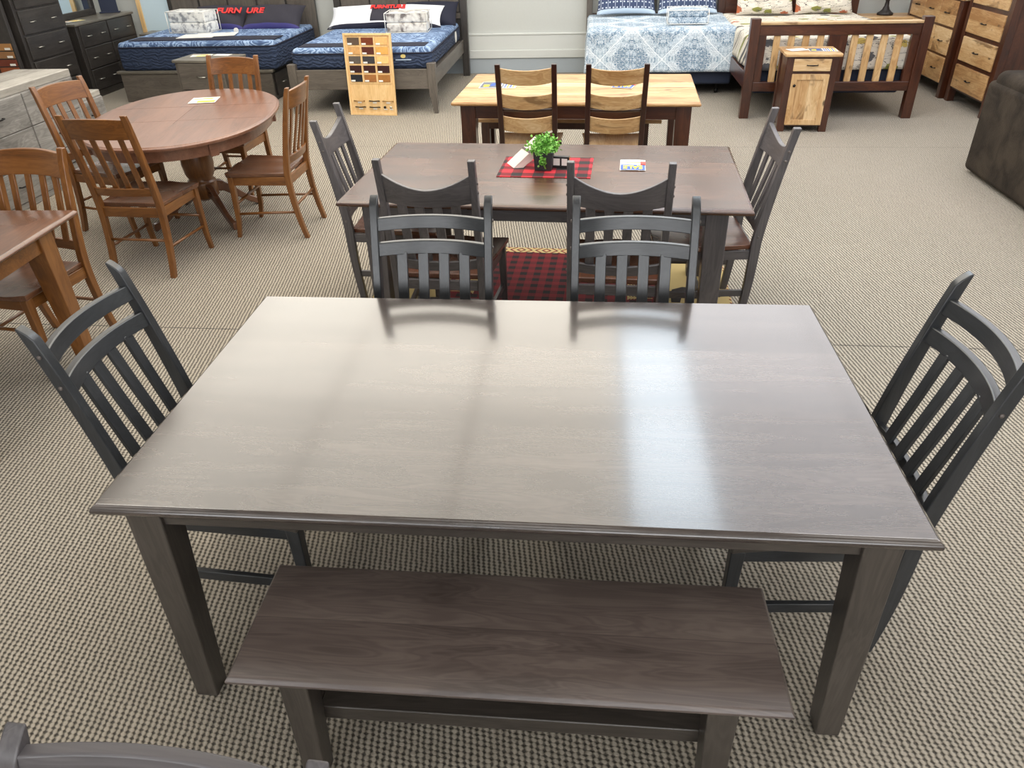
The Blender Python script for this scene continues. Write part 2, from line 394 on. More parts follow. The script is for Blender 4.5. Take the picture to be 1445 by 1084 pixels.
# ------------------------------------------------------------------ chairs
def back_y(z, seat=-.215, kick=.10, rake=.20, zs=.45, top=1.06):
    if z < zs: return seat-kick*((zs-z)/zs)**2
    return seat-rake*((z-zs)/(top-zs))**1.25
def seat_mesh(name, mat, root, w0, w1, yf, yb, h, th, scoop=.012, notch=True):
    nx, ny = 14, 12; top = []; bot = []
    for j in range(ny+1):
        v = j/ny; y = yf+(yb-yf)*v; hw = (w0+(w1-w0)*v)/2
        for i in range(nx+1):
            u = -1+2*i/nx; x = u*hw
            yy = y-(.018*abs(u)**3 if j == 0 else 0)*1 + (0 if j else .0)
            ed = (1-abs(u)**4)*(1-abs(2*v-1)**4)
            z = h-scoop*ed*(1+.35*cos(u*2*pi))+(.004*(cos(u*2*pi))*(1-v))
            top.append((x, yy, z)); bot.append((x*.97, yy-(.006 if j == 0 else 0), h-th))
    m = MB(); n = nx+1; N = len(top); fs = []
    for j in range(ny):
        for i in range(nx):
            a = j*n+i; fs.append((a, a+1, a+n+1, a+n)); fs.append((N+a, N+a+n, N+a+n+1, N+a+1))
    rim = [i for i in range(nx+1)]+[j*n+nx for j in range(1, ny+1)]+[ny*n+i for i in range(nx-1, -1, -1)]+[j*n for j in range(ny-1, 0, -1)]
    for k in range(len(rim)):
        a, b = rim[k], rim[(k+1) % len(rim)]; fs.append((a, N+a, N+b, b))
    m.add(top+bot, fs); return m.build(name, mat, root, bevel=.006, seg=3)
def make_chair(style, frame, seatk, name='dining_chair', bow=.040, dz=0.):
    P = dict(A=dict(w=.455, top=1.062, pw=.030, pd=.044, rake=.132, kick=-.035, seat=-.245, slat=4, sw=.040),
             B=dict(w=.455, top=1.038, pw=.032, pd=.044, rake=.110, kick=-.035, seat=-.245, slat=4, sw=.040),
             C=dict(w=.440, top=1.010, pw=.036, pd=.036, rake=.100, kick=.065, seat=-.205, slat=4, sw=.036),
             D=dict(w=.420, top=1.060, pw=.036, pd=.040, rake=.170, kick=.06, seat=-.205, slat=0, sw=.04))[style]
    r = thing(name, 'chair', 'chair')
    U = lambda z: back_y(z, P['seat'], P['kick'], P['rake'], .45, P['top'])
    w = P['w']; hw = w/2; fz = wood(frame, 'z'); fx = wood(frame, 'x'); fy = wood(frame, 'y')
    T = P['top']
    for s in (-1, 1):
        zs = [0, .05, .1, .18, .26, .34, .42, .46, .52, .6, .68, .76, .84, .9, .95, T-.035, T-.018, T-.006, T]
        fr, bk = [], []
        for z in zs:
            d = P['pd']/2*(.8+.35*max(0, 1-abs(z-.45)/.5)); y = U(z)
            rd = 0.
            if style in 'AC' and z > T-.05: rd = (z-(T-.05))/.05
            fr.append((y+d-(.030*rd**2.2 if style == 'A' else .006*rd), z)); bk.append((y-d, z))
        x0, x1 = sorted((s*hw, s*(hw-P['pw'])))
        rings = [[(x0, f[0], f[1]), (x1, f[0], f[1]), (x1, b_[0], b_[1]), (x0, b_[0], b_[1])] for f, b_ in zip(fr, bk)]
        o = MB().loft(rings).build('back_leg', fz, r, bevel=.0035)
        if style in 'AB':
            for z in ((.98, .885) if style == 'A' else (.93, .885, .50)):
                m = MB(); y = U(z); rr = []
                for t_, q in ((0, .0065), (.002, .0065), (.0045, .004), (.0052, 0.0005)):
                    rr.append([(s*(hw+t_), y+q*cos(2*pi*j/10), z+q*sin(2*pi*j/10)) for j in range(10)])
                m.loft(rr); m.build('plug', plain('plug_brown', (96, 88, 84), .35), o, smooth=True)
    def rail(nm, zb, zt, bow, t_, mat, x0=None, n=16, bev=.003):
        x0 = x0 or hw-P['pw']+.004; rings = []
        for i in range(n+1):
            u = -1+2*i/n; x = u*x0; bo = -bow*(1-u*u)
            b_, tt = zb(u), zt(u)
            rings.append([(x, U(b_)+bo+t_/2, b_), (x, U(tt)+bo+t_/2, tt), (x, U(tt)+bo-t_/2, tt), (x, U(b_)+bo-t_/2, b_)])
        return MB().loft(rings).build(nm, mat, r, bevel=bev)
    def slats(n, z0, z1, bow, sw, t_, inner, mat, bulge=0.):
        for k in range(n):
            xc = -inner+(k+.5)*2*inner/n if style != 'C' else -inner+(k+.5)*2*inner/n
            u = xc/(hw-P['pw']); rings = []
            for q in range(9):
                z = z0+(z1-z0)*q/8
                f_ = q/8; bo = -bow*(1-u*u)*f_ - .004*sin(pi*f_)
                cx = xc
                rings.append([(cx-sw/2, U(z)+bo+t_/2, z), (cx+sw/2, U(z)+bo+t_/2, z), (cx+sw/2, U(z)+bo-t_/2, z), (cx-sw/2, U(z)+bo-t_/2, z)])
            MB().loft(rings).build('slat', mat, r, bevel=.002)
    if style == 'A':
        rail('back_rail', lambda u: dz+.940, lambda u: dz+.986, bow, .020, fx)
        rail('back_rail', lambda u: .850, lambda u: .898, bow*.92, .022, fx)
        rail('back_rail', lambda u: .510, lambda u: .560, .02, .020, fx)
        slats(4, .55, .86, bow*.84, .040, .013, .158, fz)
    if style == 'B':
        rail('crest_rail', lambda u: .835-.012*(1-u*u)-.0, lambda u: .905+.065*abs(u)**1.8, .035, .022, fx)
        rail('back_rail', lambda u: .495-.01*(1-u*u), lambda u: .545-.012*(1-u*u), .02, .020, fx)
        slats(4, .53, .845, .034, .042, .013, .165, fz)
    if style == 'C':
        rail('crest_rail', lambda u: .868+.004*(1-u*u), lambda u: .985+.010*(1-u*u), .030, .022, fx)
        rail('back_rail', lambda u: .515, lambda u: .565, .02, .020, fx)
        slats(4, .555, .875, .026, .034, .012, hw-P['pw']-.012, fz)
    if style == 'D':
        lt = wood('hickory', 'x')
        for zb_, zt_ in ((.935, 1.035), (.765, .860), (.595, .700)):
            rail('ladder_slat', lambda u: zb_-.016*(1-u*u), lambda u: zt_-.014*(1-u*u), .035, .016, lt)
        rail('back_rail', lambda u: .735, lambda u: .752, .03, .014, fx)
    sm = wood(seatk, 'y')
    sf, sh = (.245, .462) if style in 'CD' else (.272, .452)
    seat_mesh('seat', sm, r, .475 if style in 'CD' else .55, .41, sf, P['seat']+.015, sh, .028, .012)
    for s in (-1, 1):
        x1 = .222 if style in 'CD' else .256; y1 = sf-.024; k = .036; lh = sh-.028
        rr = []
        for z, t_, dy in ((0, .028, .022 if style == 'C' else 0), (.12, .031, .004), (.3, .036, 0), (lh, .040, 0)):
            rr.append([(s*x1, y1+dy, z), (s*(x1-t_), y1+dy, z), (s*(x1-t_), y1-t_+dy, z), (s*x1, y1-t_+dy, z)])
        MB().loft(rr).build('front_leg', fz, r, bevel=.003)
        # side apron and side stretcher run from front leg to back leg
        xa, xb_ = s*(x1-.012), s*(hw-.012)
        def bar(nm, z0, z1, t_, ya, yb, mat):
            p = sorted((0, -s*t_))
            MB().hexa([(xa+p[0], ya, z0), (xa+p[1], ya, z0), (xb_+p[1], yb, z0), (xb_+p[0], yb, z0)], [(xa+p[0], ya, z1), (xa+p[1], ya, z1), (xb_+p[1], yb, z1), (xb_+p[0], yb, z1)]).build(nm, mat, r, bevel=.002)
        bar('side_apron', .375, lh, .018, sf-.045, P['seat']+.01, fy)
        if style == 'C':
            MB().tube([(s*.205, .205, .17), (s*.2, 0, .178), (s*.198, U(.185), .185)], .0095).build('stretcher', fy, r, smooth=True)
        else: bar('stretcher', .165, .20, .018, sf-.045, U(.18)+.01, fy)
    bx(-.2, .2, sf-.055, sf-.033, .375, lh).build('front_apron', fx, r, bevel=.002)
    bx(-.19, .19, P['seat']-.008, P['seat']+.012, .375, lh).build('back_apron', fx, r, bevel=.002)
    if style == 'C':
        MB().tube([(-.2, .19, .25), (.2, .19, .25)], .0095).build('stretcher', fx, r, smooth=True)
        MB().tube([(-.19, U(.23), .23), (.19, U(.23), .23)], .0095).build('stretcher', fx, r, smooth=True)
    elif style != 'A': bx(-.195, .195, .0, .02, .165, .2).build('stretcher', fx, r, bevel=.002)
    return r
RZ = {'N': 0, 'E': -pi/2, 'S': pi, 'W': pi/2}   # direction the sitter faces
cA = make_chair('A', 'blackwood', 'greywood')
gA = 'grey-black double-rail chairs around the foreground table'
place(cA, True, (-.87, -.035, 0), RZ['E'], 'charcoal chair with two arched rails at the left end of the foreground table', gA)
place(cA, False, (.862, -.04, 0), RZ['W'], 'charcoal chair with two arched rails at the right end of the foreground table', gA)
place(cA, False, (-.375, .42, 0), RZ['S'], 'charcoal double-rail chair tucked under the far side of foreground table, left one', gA)
place(cA, False, (.371, .42, 0), RZ['S'], 'charcoal double-rail chair tucked under the far side of foreground table, right one', gA)
cN = make_chair('A', 'greyback', 'greywood', bow=.022, dz=.05)
cN.scale = (1, 1, .972)
place(cN, True, (-.372, -1.692, 0), RZ['S']-radians(3), 'grey-brown wooden chair cut off at the lower left edge, only its top rail visible')
cB = make_chair('B', 'greyback', 'brownstain')
gB = 'grey chairs with dipped crest around the brown-topped table'
RT = radians(-3)
def T2(x, y, z=0):   # local frame of the second table
    return (.0+x*cos(RT)-y*sin(RT), 2.12+x*sin(RT)+y*cos(RT), z)
for k, (x, y, a, lb) in enumerate([(-.468, -.44, 'N', 'grey chair with dipped crest and brown seat, near side of the brown-topped table, left'),
                                   (.380, -.43, 'N', 'grey chair with dipped crest and brown seat, near side of the brown-topped table, right'),
                                   (-.875, .105, 'E', 'grey chair with dipped crest and slatted back at the left end of the brown-topped table'),
                                   (.82, .0, 'W', 'grey chair with dipped crest and slatted back at the right end of the brown-topped table')]):
    place(cB, k == 0, T2(x, y), RZ[a]+RT+radians({'N': 0, 'E': 3, 'W': 5}[a]), lb, gB)
cC = make_chair('C', 'oak', 'oakseat')
gC = 'reddish brown slat-back chairs at the left'
for k, (x, y, a, lb) in enumerate([
        (-2.60, 2.64, -3, 'reddish brown slat-back chair near the round pedestal table, its back to the viewer'),
        (-2.03, 3.27, 90, 'reddish brown slat-back chair at the right of the oval pedestal table, seen from its side'),
        (-2.66, 4.08, 176, 'reddish brown slat-back chair behind the oval pedestal table, near the grey nightstand'),
        (-3.18, 3.29, -104, 'reddish brown slat-back chair left of the pedestal table, before the grey rustic dresser'),
        (-2.61, 1.38, 172, 'reddish brown slat-back chair behind the rectangular brown table at the left edge')]):
    place(cC, k == 0, (x, y, 0), radians(a), lb, gC)
cD = make_chair('D', 'walnutdark', 'hickory')
gD = 'two-tone ladder-back chairs at the light plank table'
place(cD, True, (-.215, 3.90, 0), radians(-1), 'dark chair with three pale ladder slats, left of the two at the light plank table', gD)
place(cD, False, (.40, 3.87, 0), radians(-1), 'dark chair with three pale ladder slats, right of the two at the light plank table', gD)

# ------------------------------------------------------------------ second table, rug and what lies on it
t2 = thing('dining_table', 'brown-topped dining table with grey legs behind the foreground table, plant on it', 'table', T2(0, 0), RT)
rect_table(t2, 1.985, 1.105, .76, .03, wood('browntop', 'x', .2, 'y'), wood('greyback', 'z'), wood('greyback', 'x'), ov=(.10, .085), lt=.105, lb=.085, apron=.085, edge=.016)
def plaid(name, p, red, dark, black):
    t = NT(name); co = t.coord(); x, y, z = t.sep(co)
    a = t.math('GREATER_THAN', t.math('FRACT', t.math('ADD', t.math('DIVIDE', x, p), 50.)), .5)
    b = t.math('GREATER_THAN', t.math('FRACT', t.math('ADD', t.math('DIVIDE', y, p), 50.)), .5)
    s = t.math('MULTIPLY', t.math('ADD', a, b), .5)
    c = t.ramp(s, [(0., red), (.4, dark), (.8, black)], 'CONSTANT')
    t.bump(t.noise(co, 500, 2), .3, .002)
    return t, c
t_, c_ = plaid('plaid_cloth', .114, (200, 40, 52), (112, 24, 32), (38, 30, 32))
pm = bx(-.245, .245, -.185, .185, 0, .003).build('placemat', t_.fin(c_, .9))
pm.location = T2(-.02, .065, .7605); pm.rotation_euler = (0, 0, RT); tag(pm, 'red and black buffalo-plaid placemat lying on the brown-topped table', 'placemat')
def plant():
    r = thing('potted_plant', 'small bushy green plant in a square black pot on the plaid placemat', 'plant', T2(-.03, .03, .7645), RT)
    m = MB(); R4 = lambda h, z: [(-h, -h, z), (h, -h, z), (h, h, z), (-h, h, z)]
    m.loft([R4(.044, 0), R4(.052, .095), R4(.046, .095), R4(.045, .075)]); m.build('pot', plain('pot_black', (46, 47, 50), .6), r, bevel=.002)
    rnd = random.Random(3); lv = MB(); st = MB()
    for i in range(95):
        th = rnd.uniform(0, 2*pi); el = rnd.uniform(.25, 1.45); R_ = rnd.uniform(.06, .098)
        if i < 6: th = -pi/2+rnd.uniform(-.08, .08); el = -.15-.06*i; R_ = .085
        tip = Vector((R_*cos(el)*cos(th), R_*cos(el)*sin(th), .09+R_*sin(el)*.95))
        st.tube([(tip.x*.15, tip.y*.15, .07), (tip.x*.6, tip.y*.6, .07+(tip.z-.07)*.7), tuple(tip)], .0012, 4)
        for k in range(11):
            p = tip*(.62+.4*k/11) + Vector([rnd.gauss(0, .008) for _ in range(3)]); p.z = max(p.z, .03 if i < 6 else .092)
            d = Vector([rnd.gauss(0, 1) for _ in range(3)])+tip.normalized()*.8; d.normalize()
            u = d.orthogonal().normalized(); u = Matrix.Rotation(rnd.uniform(0, 6.3), 3, d) @ u; nrm = d.cross(u)
            L = rnd.uniform(.012, .019); W_ = L*.42
            lv.add([p, p+d*L*.4+u*W_, p+d*L*.8+u*W_*.8+nrm*.001, p+d*L, p+d*L*.8-u*W_*.8+nrm*.001, p+d*L*.4-u*W_, p+d*L*.45+nrm*.003],
                   [(0, 1, 6), (1, 2, 6), (2, 3, 6), (3, 4, 6), (4, 5, 6), (5, 0, 6)])
    t = NT('leaf_green'); n = t.noise(t.coord(), 60, 2)
    lm = t.fin(t.ramp(n, [(.3, (84, 150, 48)), (.5, (124, 188, 78)), (.7, (172, 222, 126))]), .45)
    lv.build('foliage', lm, r); st.build('stem', plain('stem_green', (90, 130, 50), .6), r)
plant()
white_paper = plain('white_paper', (238, 236, 230), .45)
yellow = plain('yellow_ink', (246, 222, 30), .5); blueink = plain('blue_ink', (44, 84, 170), .5); orangeink = plain('orange_ink', (240, 150, 50), .5); greyink = plain('grey_ink', (90, 96, 108), .5); redink = plain('red_ink', (214, 60, 50), .5)
def leaflet(loc, rz, w, d, label, style='sale', up=0):
    r = thing('leaflet', label, 'leaflet', loc, rz)
    # a card lifted slightly in the middle
    rings = [[(x, -d/2, .001+up*(1-(2*x/w)**2)), (x, d/2, .001+up*(1-(2*x/w)**2)), (x, d/2, .0025+up*(1-(2*x/w)**2)), (x, -d/2, .0025+up*(1-(2*x/w)**2))] for x in [w*(-.5+i/10) for i in range(11)]]
    MB().loft(rings).build('card', white_paper, r)
    z = .0030+up
    def pr(nm, x0, x1, y0, y1, m, k=0): bx(x0*w, x1*w, y0*d, y1*d, z+k, z+k+.0006).build(nm, m, r)
    if style == 'sale':
        pr('printed_band', -.47, .47, -.48, .0, blueink)
        tx = text('lettering', 'SALE', w*.36, yellow, r, (0, -.24*d, z+.001), (0, 0, pi), bold=.0012); tx.scale = (1, 1.7, 1)
        pr('printed_strip', -.3, .3, .2, .26, orangeink); pr('printed_strip', .3, .5, -.05, .3, redink)
    elif style == 'chart':
        pr('printed_photo', -.48, -.02, -.45, .45, greyink); pr('printed_shape', -.4, -.25, -.3, .0, yellow, .0006); pr('printed_shape', -.22, -.1, -.2, .25, blueink, .0006)
        for k in range(6): pr('printed_stripe', .03+k*.075, .07+k*.075, -.45, .42, (blueink, greyink, blueink, yellow, blueink, yellow)[k], .0006)
    elif style == 'yellow':
        pr('printed_band', -.2, .46, -.42, -.12, yellow); pr('printed_strip', -.4, .3, .1, .2, orangeink); pr('printed_strip', -.1, .4, .28, .36, yellow)
    return r
leaflet(T2(.44, .12, .761), RT, .135, .19, 'white, yellow and blue sale leaflet lying alone on the brown-topped table', 'sale', .002)
# folded brochure stood like a tent
def folded(loc):
    r = thing('brochure', 'folded cream brochure propped against the black plant pot', 'brochure', loc)
    A, B, L = Vector((-.02, .05, 0)), Vector((.025, -.045, 0)), Vector((.155, .095, .125)); th = Vector((-.0012, -.0006, .0018))
    def slab(nm, a, b, l0, l1, m, up=0.):
        q = [a+L*l0, b+L*l0, b+L*l1, a+L*l1]; q = [p+th*up for p in q]
        MB().hexa([tuple(p) for p in q], [tuple(p+th) for p in q]).build(nm, m, r)
    slab('front_leaf', A, B, 0, 1, plain('cream_paper', (206, 196, 184), .6))
    slab('band', A, B, .52, .58, plain('dark_band', (60, 34, 40), .5), 1.)
    q0, q1 = B, B+L; o = Vector((.03, .0, -.0))
    MB().hexa([tuple(q0), tuple(q0+Vector((.05, .012, 0))), tuple(q0+L*.9+Vector((.03, .0, -.03))), tuple(q1)],
              [tuple(p+Vector((0, -.002, .001))) for p in (q0, q0+Vector((.05, .012, 0)), q0+L*.9+Vector((.03, .0, -.03)), q1)]).build('back_leaf', plain('pale_pink_paper', (206, 176, 172), .5), r)
folded((-.215, 2.20, .764))
def cardbox():
    r = thing('card_box', 'small black box with white labels beside the plant pot', 'box', T2(.06, .055, .7645), RT-.1)
    bx(-.045, .045, -.014, .014, 0, .06).build('box_body', plain('box_black', (30, 28, 30), .45), r, bevel=.002)
    bx(-.04, -.005, -.0155, -.014, .014, .05).build('printed_label', white_paper, r); bx(.005, .035, -.0155, -.014, .014, .05).build('printed_label', white_paper, r)
    bx(.0452, .0462, -.0135, .0135, .002, .058).build('gold_edge', plain('gold_edge', (196, 150, 84), .35, metal=.5), r)
cardbox()
def rug():
    r = thing('area_rug', 'red and black plaid rug with tan pine and bear border under the brown-topped table', 'rug', T2(0, .02, 0.001), RT)
    W, D = 2.1, 1.5
    t, c = plaid('rug_plaid', .085, (106, 12, 22), (84, 11, 19), (22, 8, 11))
    f = t.fin(c, .95); bx(-W/2+.42, W/2-.42, -D/2+.16, D/2-.09, .0085, .0105).build('plaid_field', f, r)
    t = NT('rug_border'); co = t.coord(); x, y, z = t.sep(co)
    q = t.math('FRACT', t.math('ADD', t.math('DIVIDE', x, .17), 50.)); tri = t.math('ABSOLUTE', t.math('SUBTRACT', q, .5))
    yy = t.math('ABSOLUTE', t.math('SUBTRACT', t.math('ABSOLUTE', y), D/2-.045))
    s = t.math('FRACT', t.math('MULTIPLY', t.math('ADD', t.math('MULTIPLY', tri, .17), yy), 22.))
    c = t.ramp(s, [(0, (176, 156, 108)), (.4, (150, 40, 36)), (.55, (34, 24, 22)), (.75, (176, 156, 108))], 'CONSTANT')
    bx(-W/2, W/2, -D/2, D/2, 0, .008).build('woven_border', t.fin(c, .95), r, bevel=.003)
    tan = plain('rug_tan', (170, 150, 100), .95); dk = plain('rug_black', (34, 28, 26), .95)
    for s in (-1, 1):
        p = s*(W/2-.215)
        bx(p-.2, p+.2, -D/2+.12, D/2-.1, .0082, .0112).build('side_panel', tan, r)
        # bear silhouettes
        for yb in (-.35, .12):
            m = MB(); pts = [(-.13, -.05), (-.13, -.13), (-.08, -.13), (-.07, -.07), (.03, -.07), (.03, -.13), (.08, -.13), (.09, -.03), (.15, -.04), (.17, 0), (.13, .05), (.05, .075), (-.06, .08), (-.12, .04)]
            m.prism([(p+a, yb+b) for a, b in pts], .0113, .0125, 'z'); m.build('bear_figure', dk, r)
    for k in range(4):
        for s in (-1, 1):
            x0 = s*(W/2-.54); m = MB(); y0 = D/2-.24-k*.16
            for j in range(5): m.prism([(x0-s*.055+s*j*.018, y0-.03+j*.004), (x0-s*.055+s*j*.018, y0+.03-j*.004), (x0-s*.03+s*j*.018, y0)], .0107, .012, 'z')
            m.box(x0+min(0, s*.09), x0+max(0, s*.09), y0-.003, y0+.003, .0107, .012); m.build('pine_figure', tan, r)
rug()

# ------------------------------------------------------------------ third table, bench, leaflets
t3 = thing('dining_table', 'light hickory plank table with dark brown legs in the middle of the showroom', 'table', (.127, 4.32, 0), radians(-2.7))
rect_table(t3, 1.80, 1.08, .76, .032, wood('hickory', 'x', .16, 'y'), wood('walnut', 'z'), wood('walnut', 'x'), ov=(.06, .05), lt=.11, lb=.10, apron=.10, edge=.01)
def bench3():
    r = thing('bench', 'light-topped bench with dark legs on the far side of the light plank table', 'bench', (.02, 4.72, 0), radians(-2.7))
    bx(-.80, .80, -.16, .16, .43, .46).build('bench_top', wood('hickory', 'x', .16, 'y'), r, bevel=.004)
    for sx in (-1, 1):
        for sy in (-1, 1): bx(*sorted((sx*.70, sx*.63)), *sorted((sy*.13, sy*.06)), 0, .43).build('leg', wood('walnut', 'z'), r, bevel=.003)
    for sy in (-1, 1): bx(-.64, .64, *sorted((sy*.12, sy*.10)), .37, .43).build('apron', wood('walnut', 'x'), r, bevel=.002)
bench3()
leaflet((-.50, 4.40, .762), radians(-2), .29, .24, 'long colour-chart leaflet lying on the left of the light plank table', 'chart')
leaflet((.49, 4.36, .762), radians(-16), .16, .24, 'small white and yellow sale leaflet seen between the slats on the light plank table', 'sale', .001)

# ------------------------------------------------------------------ oval pedestal table and left-edge table
def oval_table():
    r = thing('pedestal_table', 'oval reddish-brown pedestal dining table at the left', 'table', (-2.665, 3.48, 0), radians(100))
    H = .76; A, Bq, N = .92, .635, 96
    def ring(k, z, n=N):
        out = []
        for i in range(n):
            th = 2*pi*i/n; c, s = cos(th), sin(th); x = math.copysign(abs(c)**.9, c)*(A+k)+(.16 if c > 0 else -.16)*abs(c)**.25*0; y = math.copysign(abs(s)**.9, s)*(Bq+k)
            out.append((x, y, z))
        return out
    tm = wood('mahogany', 'x', .3, 'y')
    MB().loft([ring(-.018, H-.030), ring(-.004, H-.028), ring(0, H-.018), ring(-.002, H-.010), ring(-.012, H-.006), ring(-.016, H-.001), ring(-.022, H)]).build('tabletop', tm, r, bevel=.001, seg=1)
    MB().loft([ring(-.055, H-.105), ring(-.05, H-.03)]).build('apron', wood('mahogany', 'x'), r)
    jd = plain('joint_dark', (84, 44, 32), .6)
    for xj in (-.20, .25): bx(xj-.0008, xj+.0008, -Bq+.06, Bq-.06, H, H+.0004).build('leaf_joint', jd, r)
    bx(-.3, .25, -.001, .001, H, H+.0004).build('leaf_joint', jd, r)
    for q_ in range(6):
        a_ = (.62, 2.2, 3.76, 5.35, 1.2, 4.9)[q_]; bx(-.03, .03, -.012, .012, H-.115, H-.03).build('apron_block', wood('mahogany', 'x'), r, bevel=.002, loc=((A-.05)*math.copysign(abs(cos(a_))**.9, cos(a_)), (Bq-.05)*math.copysign(abs(sin(a_))**.9, sin(a_)), 0), rot=(0, 0, math.atan2(A*sin(a_), Bq*cos(a_))+pi/2))
    ok = wood('oakseat', 'z')
    MB().lathe([(.12, .66), (.115, .64), (.10, .62), (.075, .60), (.09, .575), (.10, .54), (.112, .47), (.115, .41), (.105, .34), (.085, .30), (.10, .285), (.105, .27), (.105, .17), (.07, .155), (.05, .14)], n=28).build('pedestal', wood('oak', 'z'), r, smooth=True)
    bx(-.13, .13, -.2, .2, .64, .66).build('mount_plate', ok, r)
    for k in range(4):
        a = pi/4+k*pi/2-.1; m = MB(); rr = []
        for R_, z, h, wd in ((.05, .235, .10, .045), (.14, .215, .085, .042), (.24, .14, .07, .038), (.32, .075, .055, .036), (.39, .035, .05, .038), (.43, .028, .055, .04)):
            u = Vector((cos(a), sin(a), 0)); v = Vector((-sin(a), cos(a), 0)); c = u*R_+Vector((0, 0, z))
            rr.append([tuple(c+v*wd/2+Vector((0, 0, h/2))), tuple(c-v*wd/2+Vector((0, 0, h/2))), tuple(c-v*wd/2-Vector((0, 0, min(h/2, z)))), tuple(c+v*wd/2-Vector((0, 0, min(h/2, z))))])
        m.loft(rr); m.build('pedestal_foot', ok, r, bevel=.006)
oval_table()
leaflet((-2.72, 3.92, .762), radians(12), .20, .20, 'yellow and white leaflet lying on the oval reddish-brown table', 'yellow')
t4 = thing('dining_table', 'brown rectangular table with tapered leg cut off by the left edge', 'table', (-2.985, .84, 0), radians(2))
rect_table(t4, 1.46, 1.27, .755, .028, wood('browntop' if 0 else 'oakseat', 'y', .18, 'x'), wood('oak', 'z'), wood('oak', 'x'), ov=(.03, .19), lt=.10, lb=.065, apron=.08, edge=.01)

# ------------------------------------------------------------------ case goods
def cabinet(name, label, cat, w, d, h, cells, body, dmat, loc, rz, handle='bar', hmat=None, base=.08, topov=.02, topmat=None, toph=.028, inset=.0, group=None, post=0., doors=(), dax='x', knobs=2):
    """local: front faces -y, origin at the front bottom centre; cells: (x0,x1,z0,z1) fractions"""
    r = thing(name, label, cat, loc, rz, group)
    bz, by = wood(body, 'z'), wood(body, 'x')
    bx(-w/2, w/2, 0, d, base*.0 if not post else base, h-toph).build('body', bz, r, bevel=.004)
    bx(-w/2-topov, w/2+topov, -topov, d, h-toph, h).build('top', topmat or by, r, bevel=.006)
    if not post: bx(-w/2-.012, w/2+.012, -.012, d, 0, base).build('plinth', by, r, bevel=.006)
    else:
        for sx in (-1, 1):
            for y0 in (-.01, d-post): bx(*sorted((sx*(w/2+.012), sx*(w/2-post))), y0, y0+post, 0, h-toph).build('corner_post', bz, r, bevel=.004)
    hm = hmat or plain('nickel', (190, 188, 180), .3, metal=1.)
    for k, (a, b, c, e) in enumerate(cells):
        x0, x1, z0, z1 = -w/2+a*w, -w/2+b*w, base+c*(h-toph-base), base+e*(h-toph-base)
        isd = k in doors
        dr = bx(x0, x1, -.02, .01, z0, z1).build('door' if isd else 'drawer', wood(dmat, 'z' if isd else dax, .14 if dmat == 'hickory' else 0, 'x' if isd else 'z'), r, bevel=.006, seg=2)
        if isd:
            pn = MB(); q = .05
            pn.box(x0, x0+q, -.03, -.02, z0, z1); pn.box(x1-q, x1, -.03, -.02, z0, z1); pn.box(x0+q, x1-q, -.03, -.02, z0, z0+q); pn.box(x0+q, x1-q, -.03, -.02, z1-q, z1)
            pn.build('door_frame', wood(dmat, 'z'), dr, bevel=.002)
            MB().lathe([(.0, 0), (.012, .004), (.014, .012), (.008, .02), (.006, .03)], n=14).build('knob', hm, dr, smooth=True, loc=(x0+.03, -.058, z1-.10), rot=(-pi/2, 0, 0))
            continue
        xs = (x0+(x1-x0)*.24, x0+(x1-x0)*.76) if knobs == 2 else ((x0+x1)/2,)
        for xc in xs:
            zc = (z0+z1)/2
            hw_ = .048
            m = MB().tube([(xc-hw_, -.02, zc), (xc-hw_*.92, -.042, zc), (xc, -.048, zc), (xc+hw_*.92, -.042, zc), (xc+hw_, -.02, zc)], [.006, .005, .0065, .005, .006])
            m.build('handle', hm, dr, smooth=True)
    return r
EE = pi/2  # front (-y) turned to face +x
rows = lambda n, a, b, g=.015: [(a, b, i/n+g/2, (i+1)/n-g/2) for i in range(n)]
et = wood('espressotop', 'x')
cabinet('chest_of_drawers', 'tall dark espresso chest of drawers with nickel pulls at the upper left', 'chest', .86, .45, 1.42, rows(5, .06, .94), 'espresso', 'espresso', (-6.1, 7.19, 0), EE)
cabinet('dresser', 'wide dark espresso dresser with grey top and six drawers beside the tall chest', 'dresser', 1.36, .45, .87, rows(3, .04, .49)+rows(3, .51, .96), 'espresso', 'espresso', (-6.13, 8.50, 0), EE, topmat=et)
def mirror():
    r = thing('dresser_mirror', 'dark-framed mirror standing at the back of the dark dresser', 'mirror', (-6.50, 8.44, .872), EE)
    m = MB(); W, H, q = .98, .95, .075
    m.box(-W/2, W/2, -.02, .02, 0, q); m.box(-W/2, W/2, -.02, .02, H-q, H); m.box(-W/2, -W/2+q, -.02, .02, q, H-q); m.box(W/2-q, W/2, -.02, .02, q, H-q)
    m.build('frame', wood('espresso', 'x'), r, bevel=.006)
    bx(-W/2+q, W/2-q, .0, .008, q, H-q).build('glass', plain('mirror_glass', (225, 232, 235), .02, metal=1.), r)
mirror()
leaflet((-6.32, 8.12, .874), radians(70), .26, .14, 'yellow leaflet lying on the dark dresser before its mirror', 'yellow')
dd = thing('display_card', 'dark navy upright card standing on the far end of the dark dresser', 'sign', (-6.36, 9.06, .872), radians(20))
bx(-.11, .11, -.012, .012, 0, .34).build('panel', plain('navy_card', (34, 42, 66), .5), dd, bevel=.004); bx(-.13, .13, -.04, .04, 0, .015).build('foot', plain('navy_card', (34, 42, 66), .5), dd, bevel=.003)
cabinet('nightstand', 'small dark nightstand squeezed between the dark dresser and the first blue bed', 'nightstand', .46, .36, .62, rows(2, .08, .92), 'espresso', 'espresso', (-5.68, 8.90, 0), 0, topmat=et)
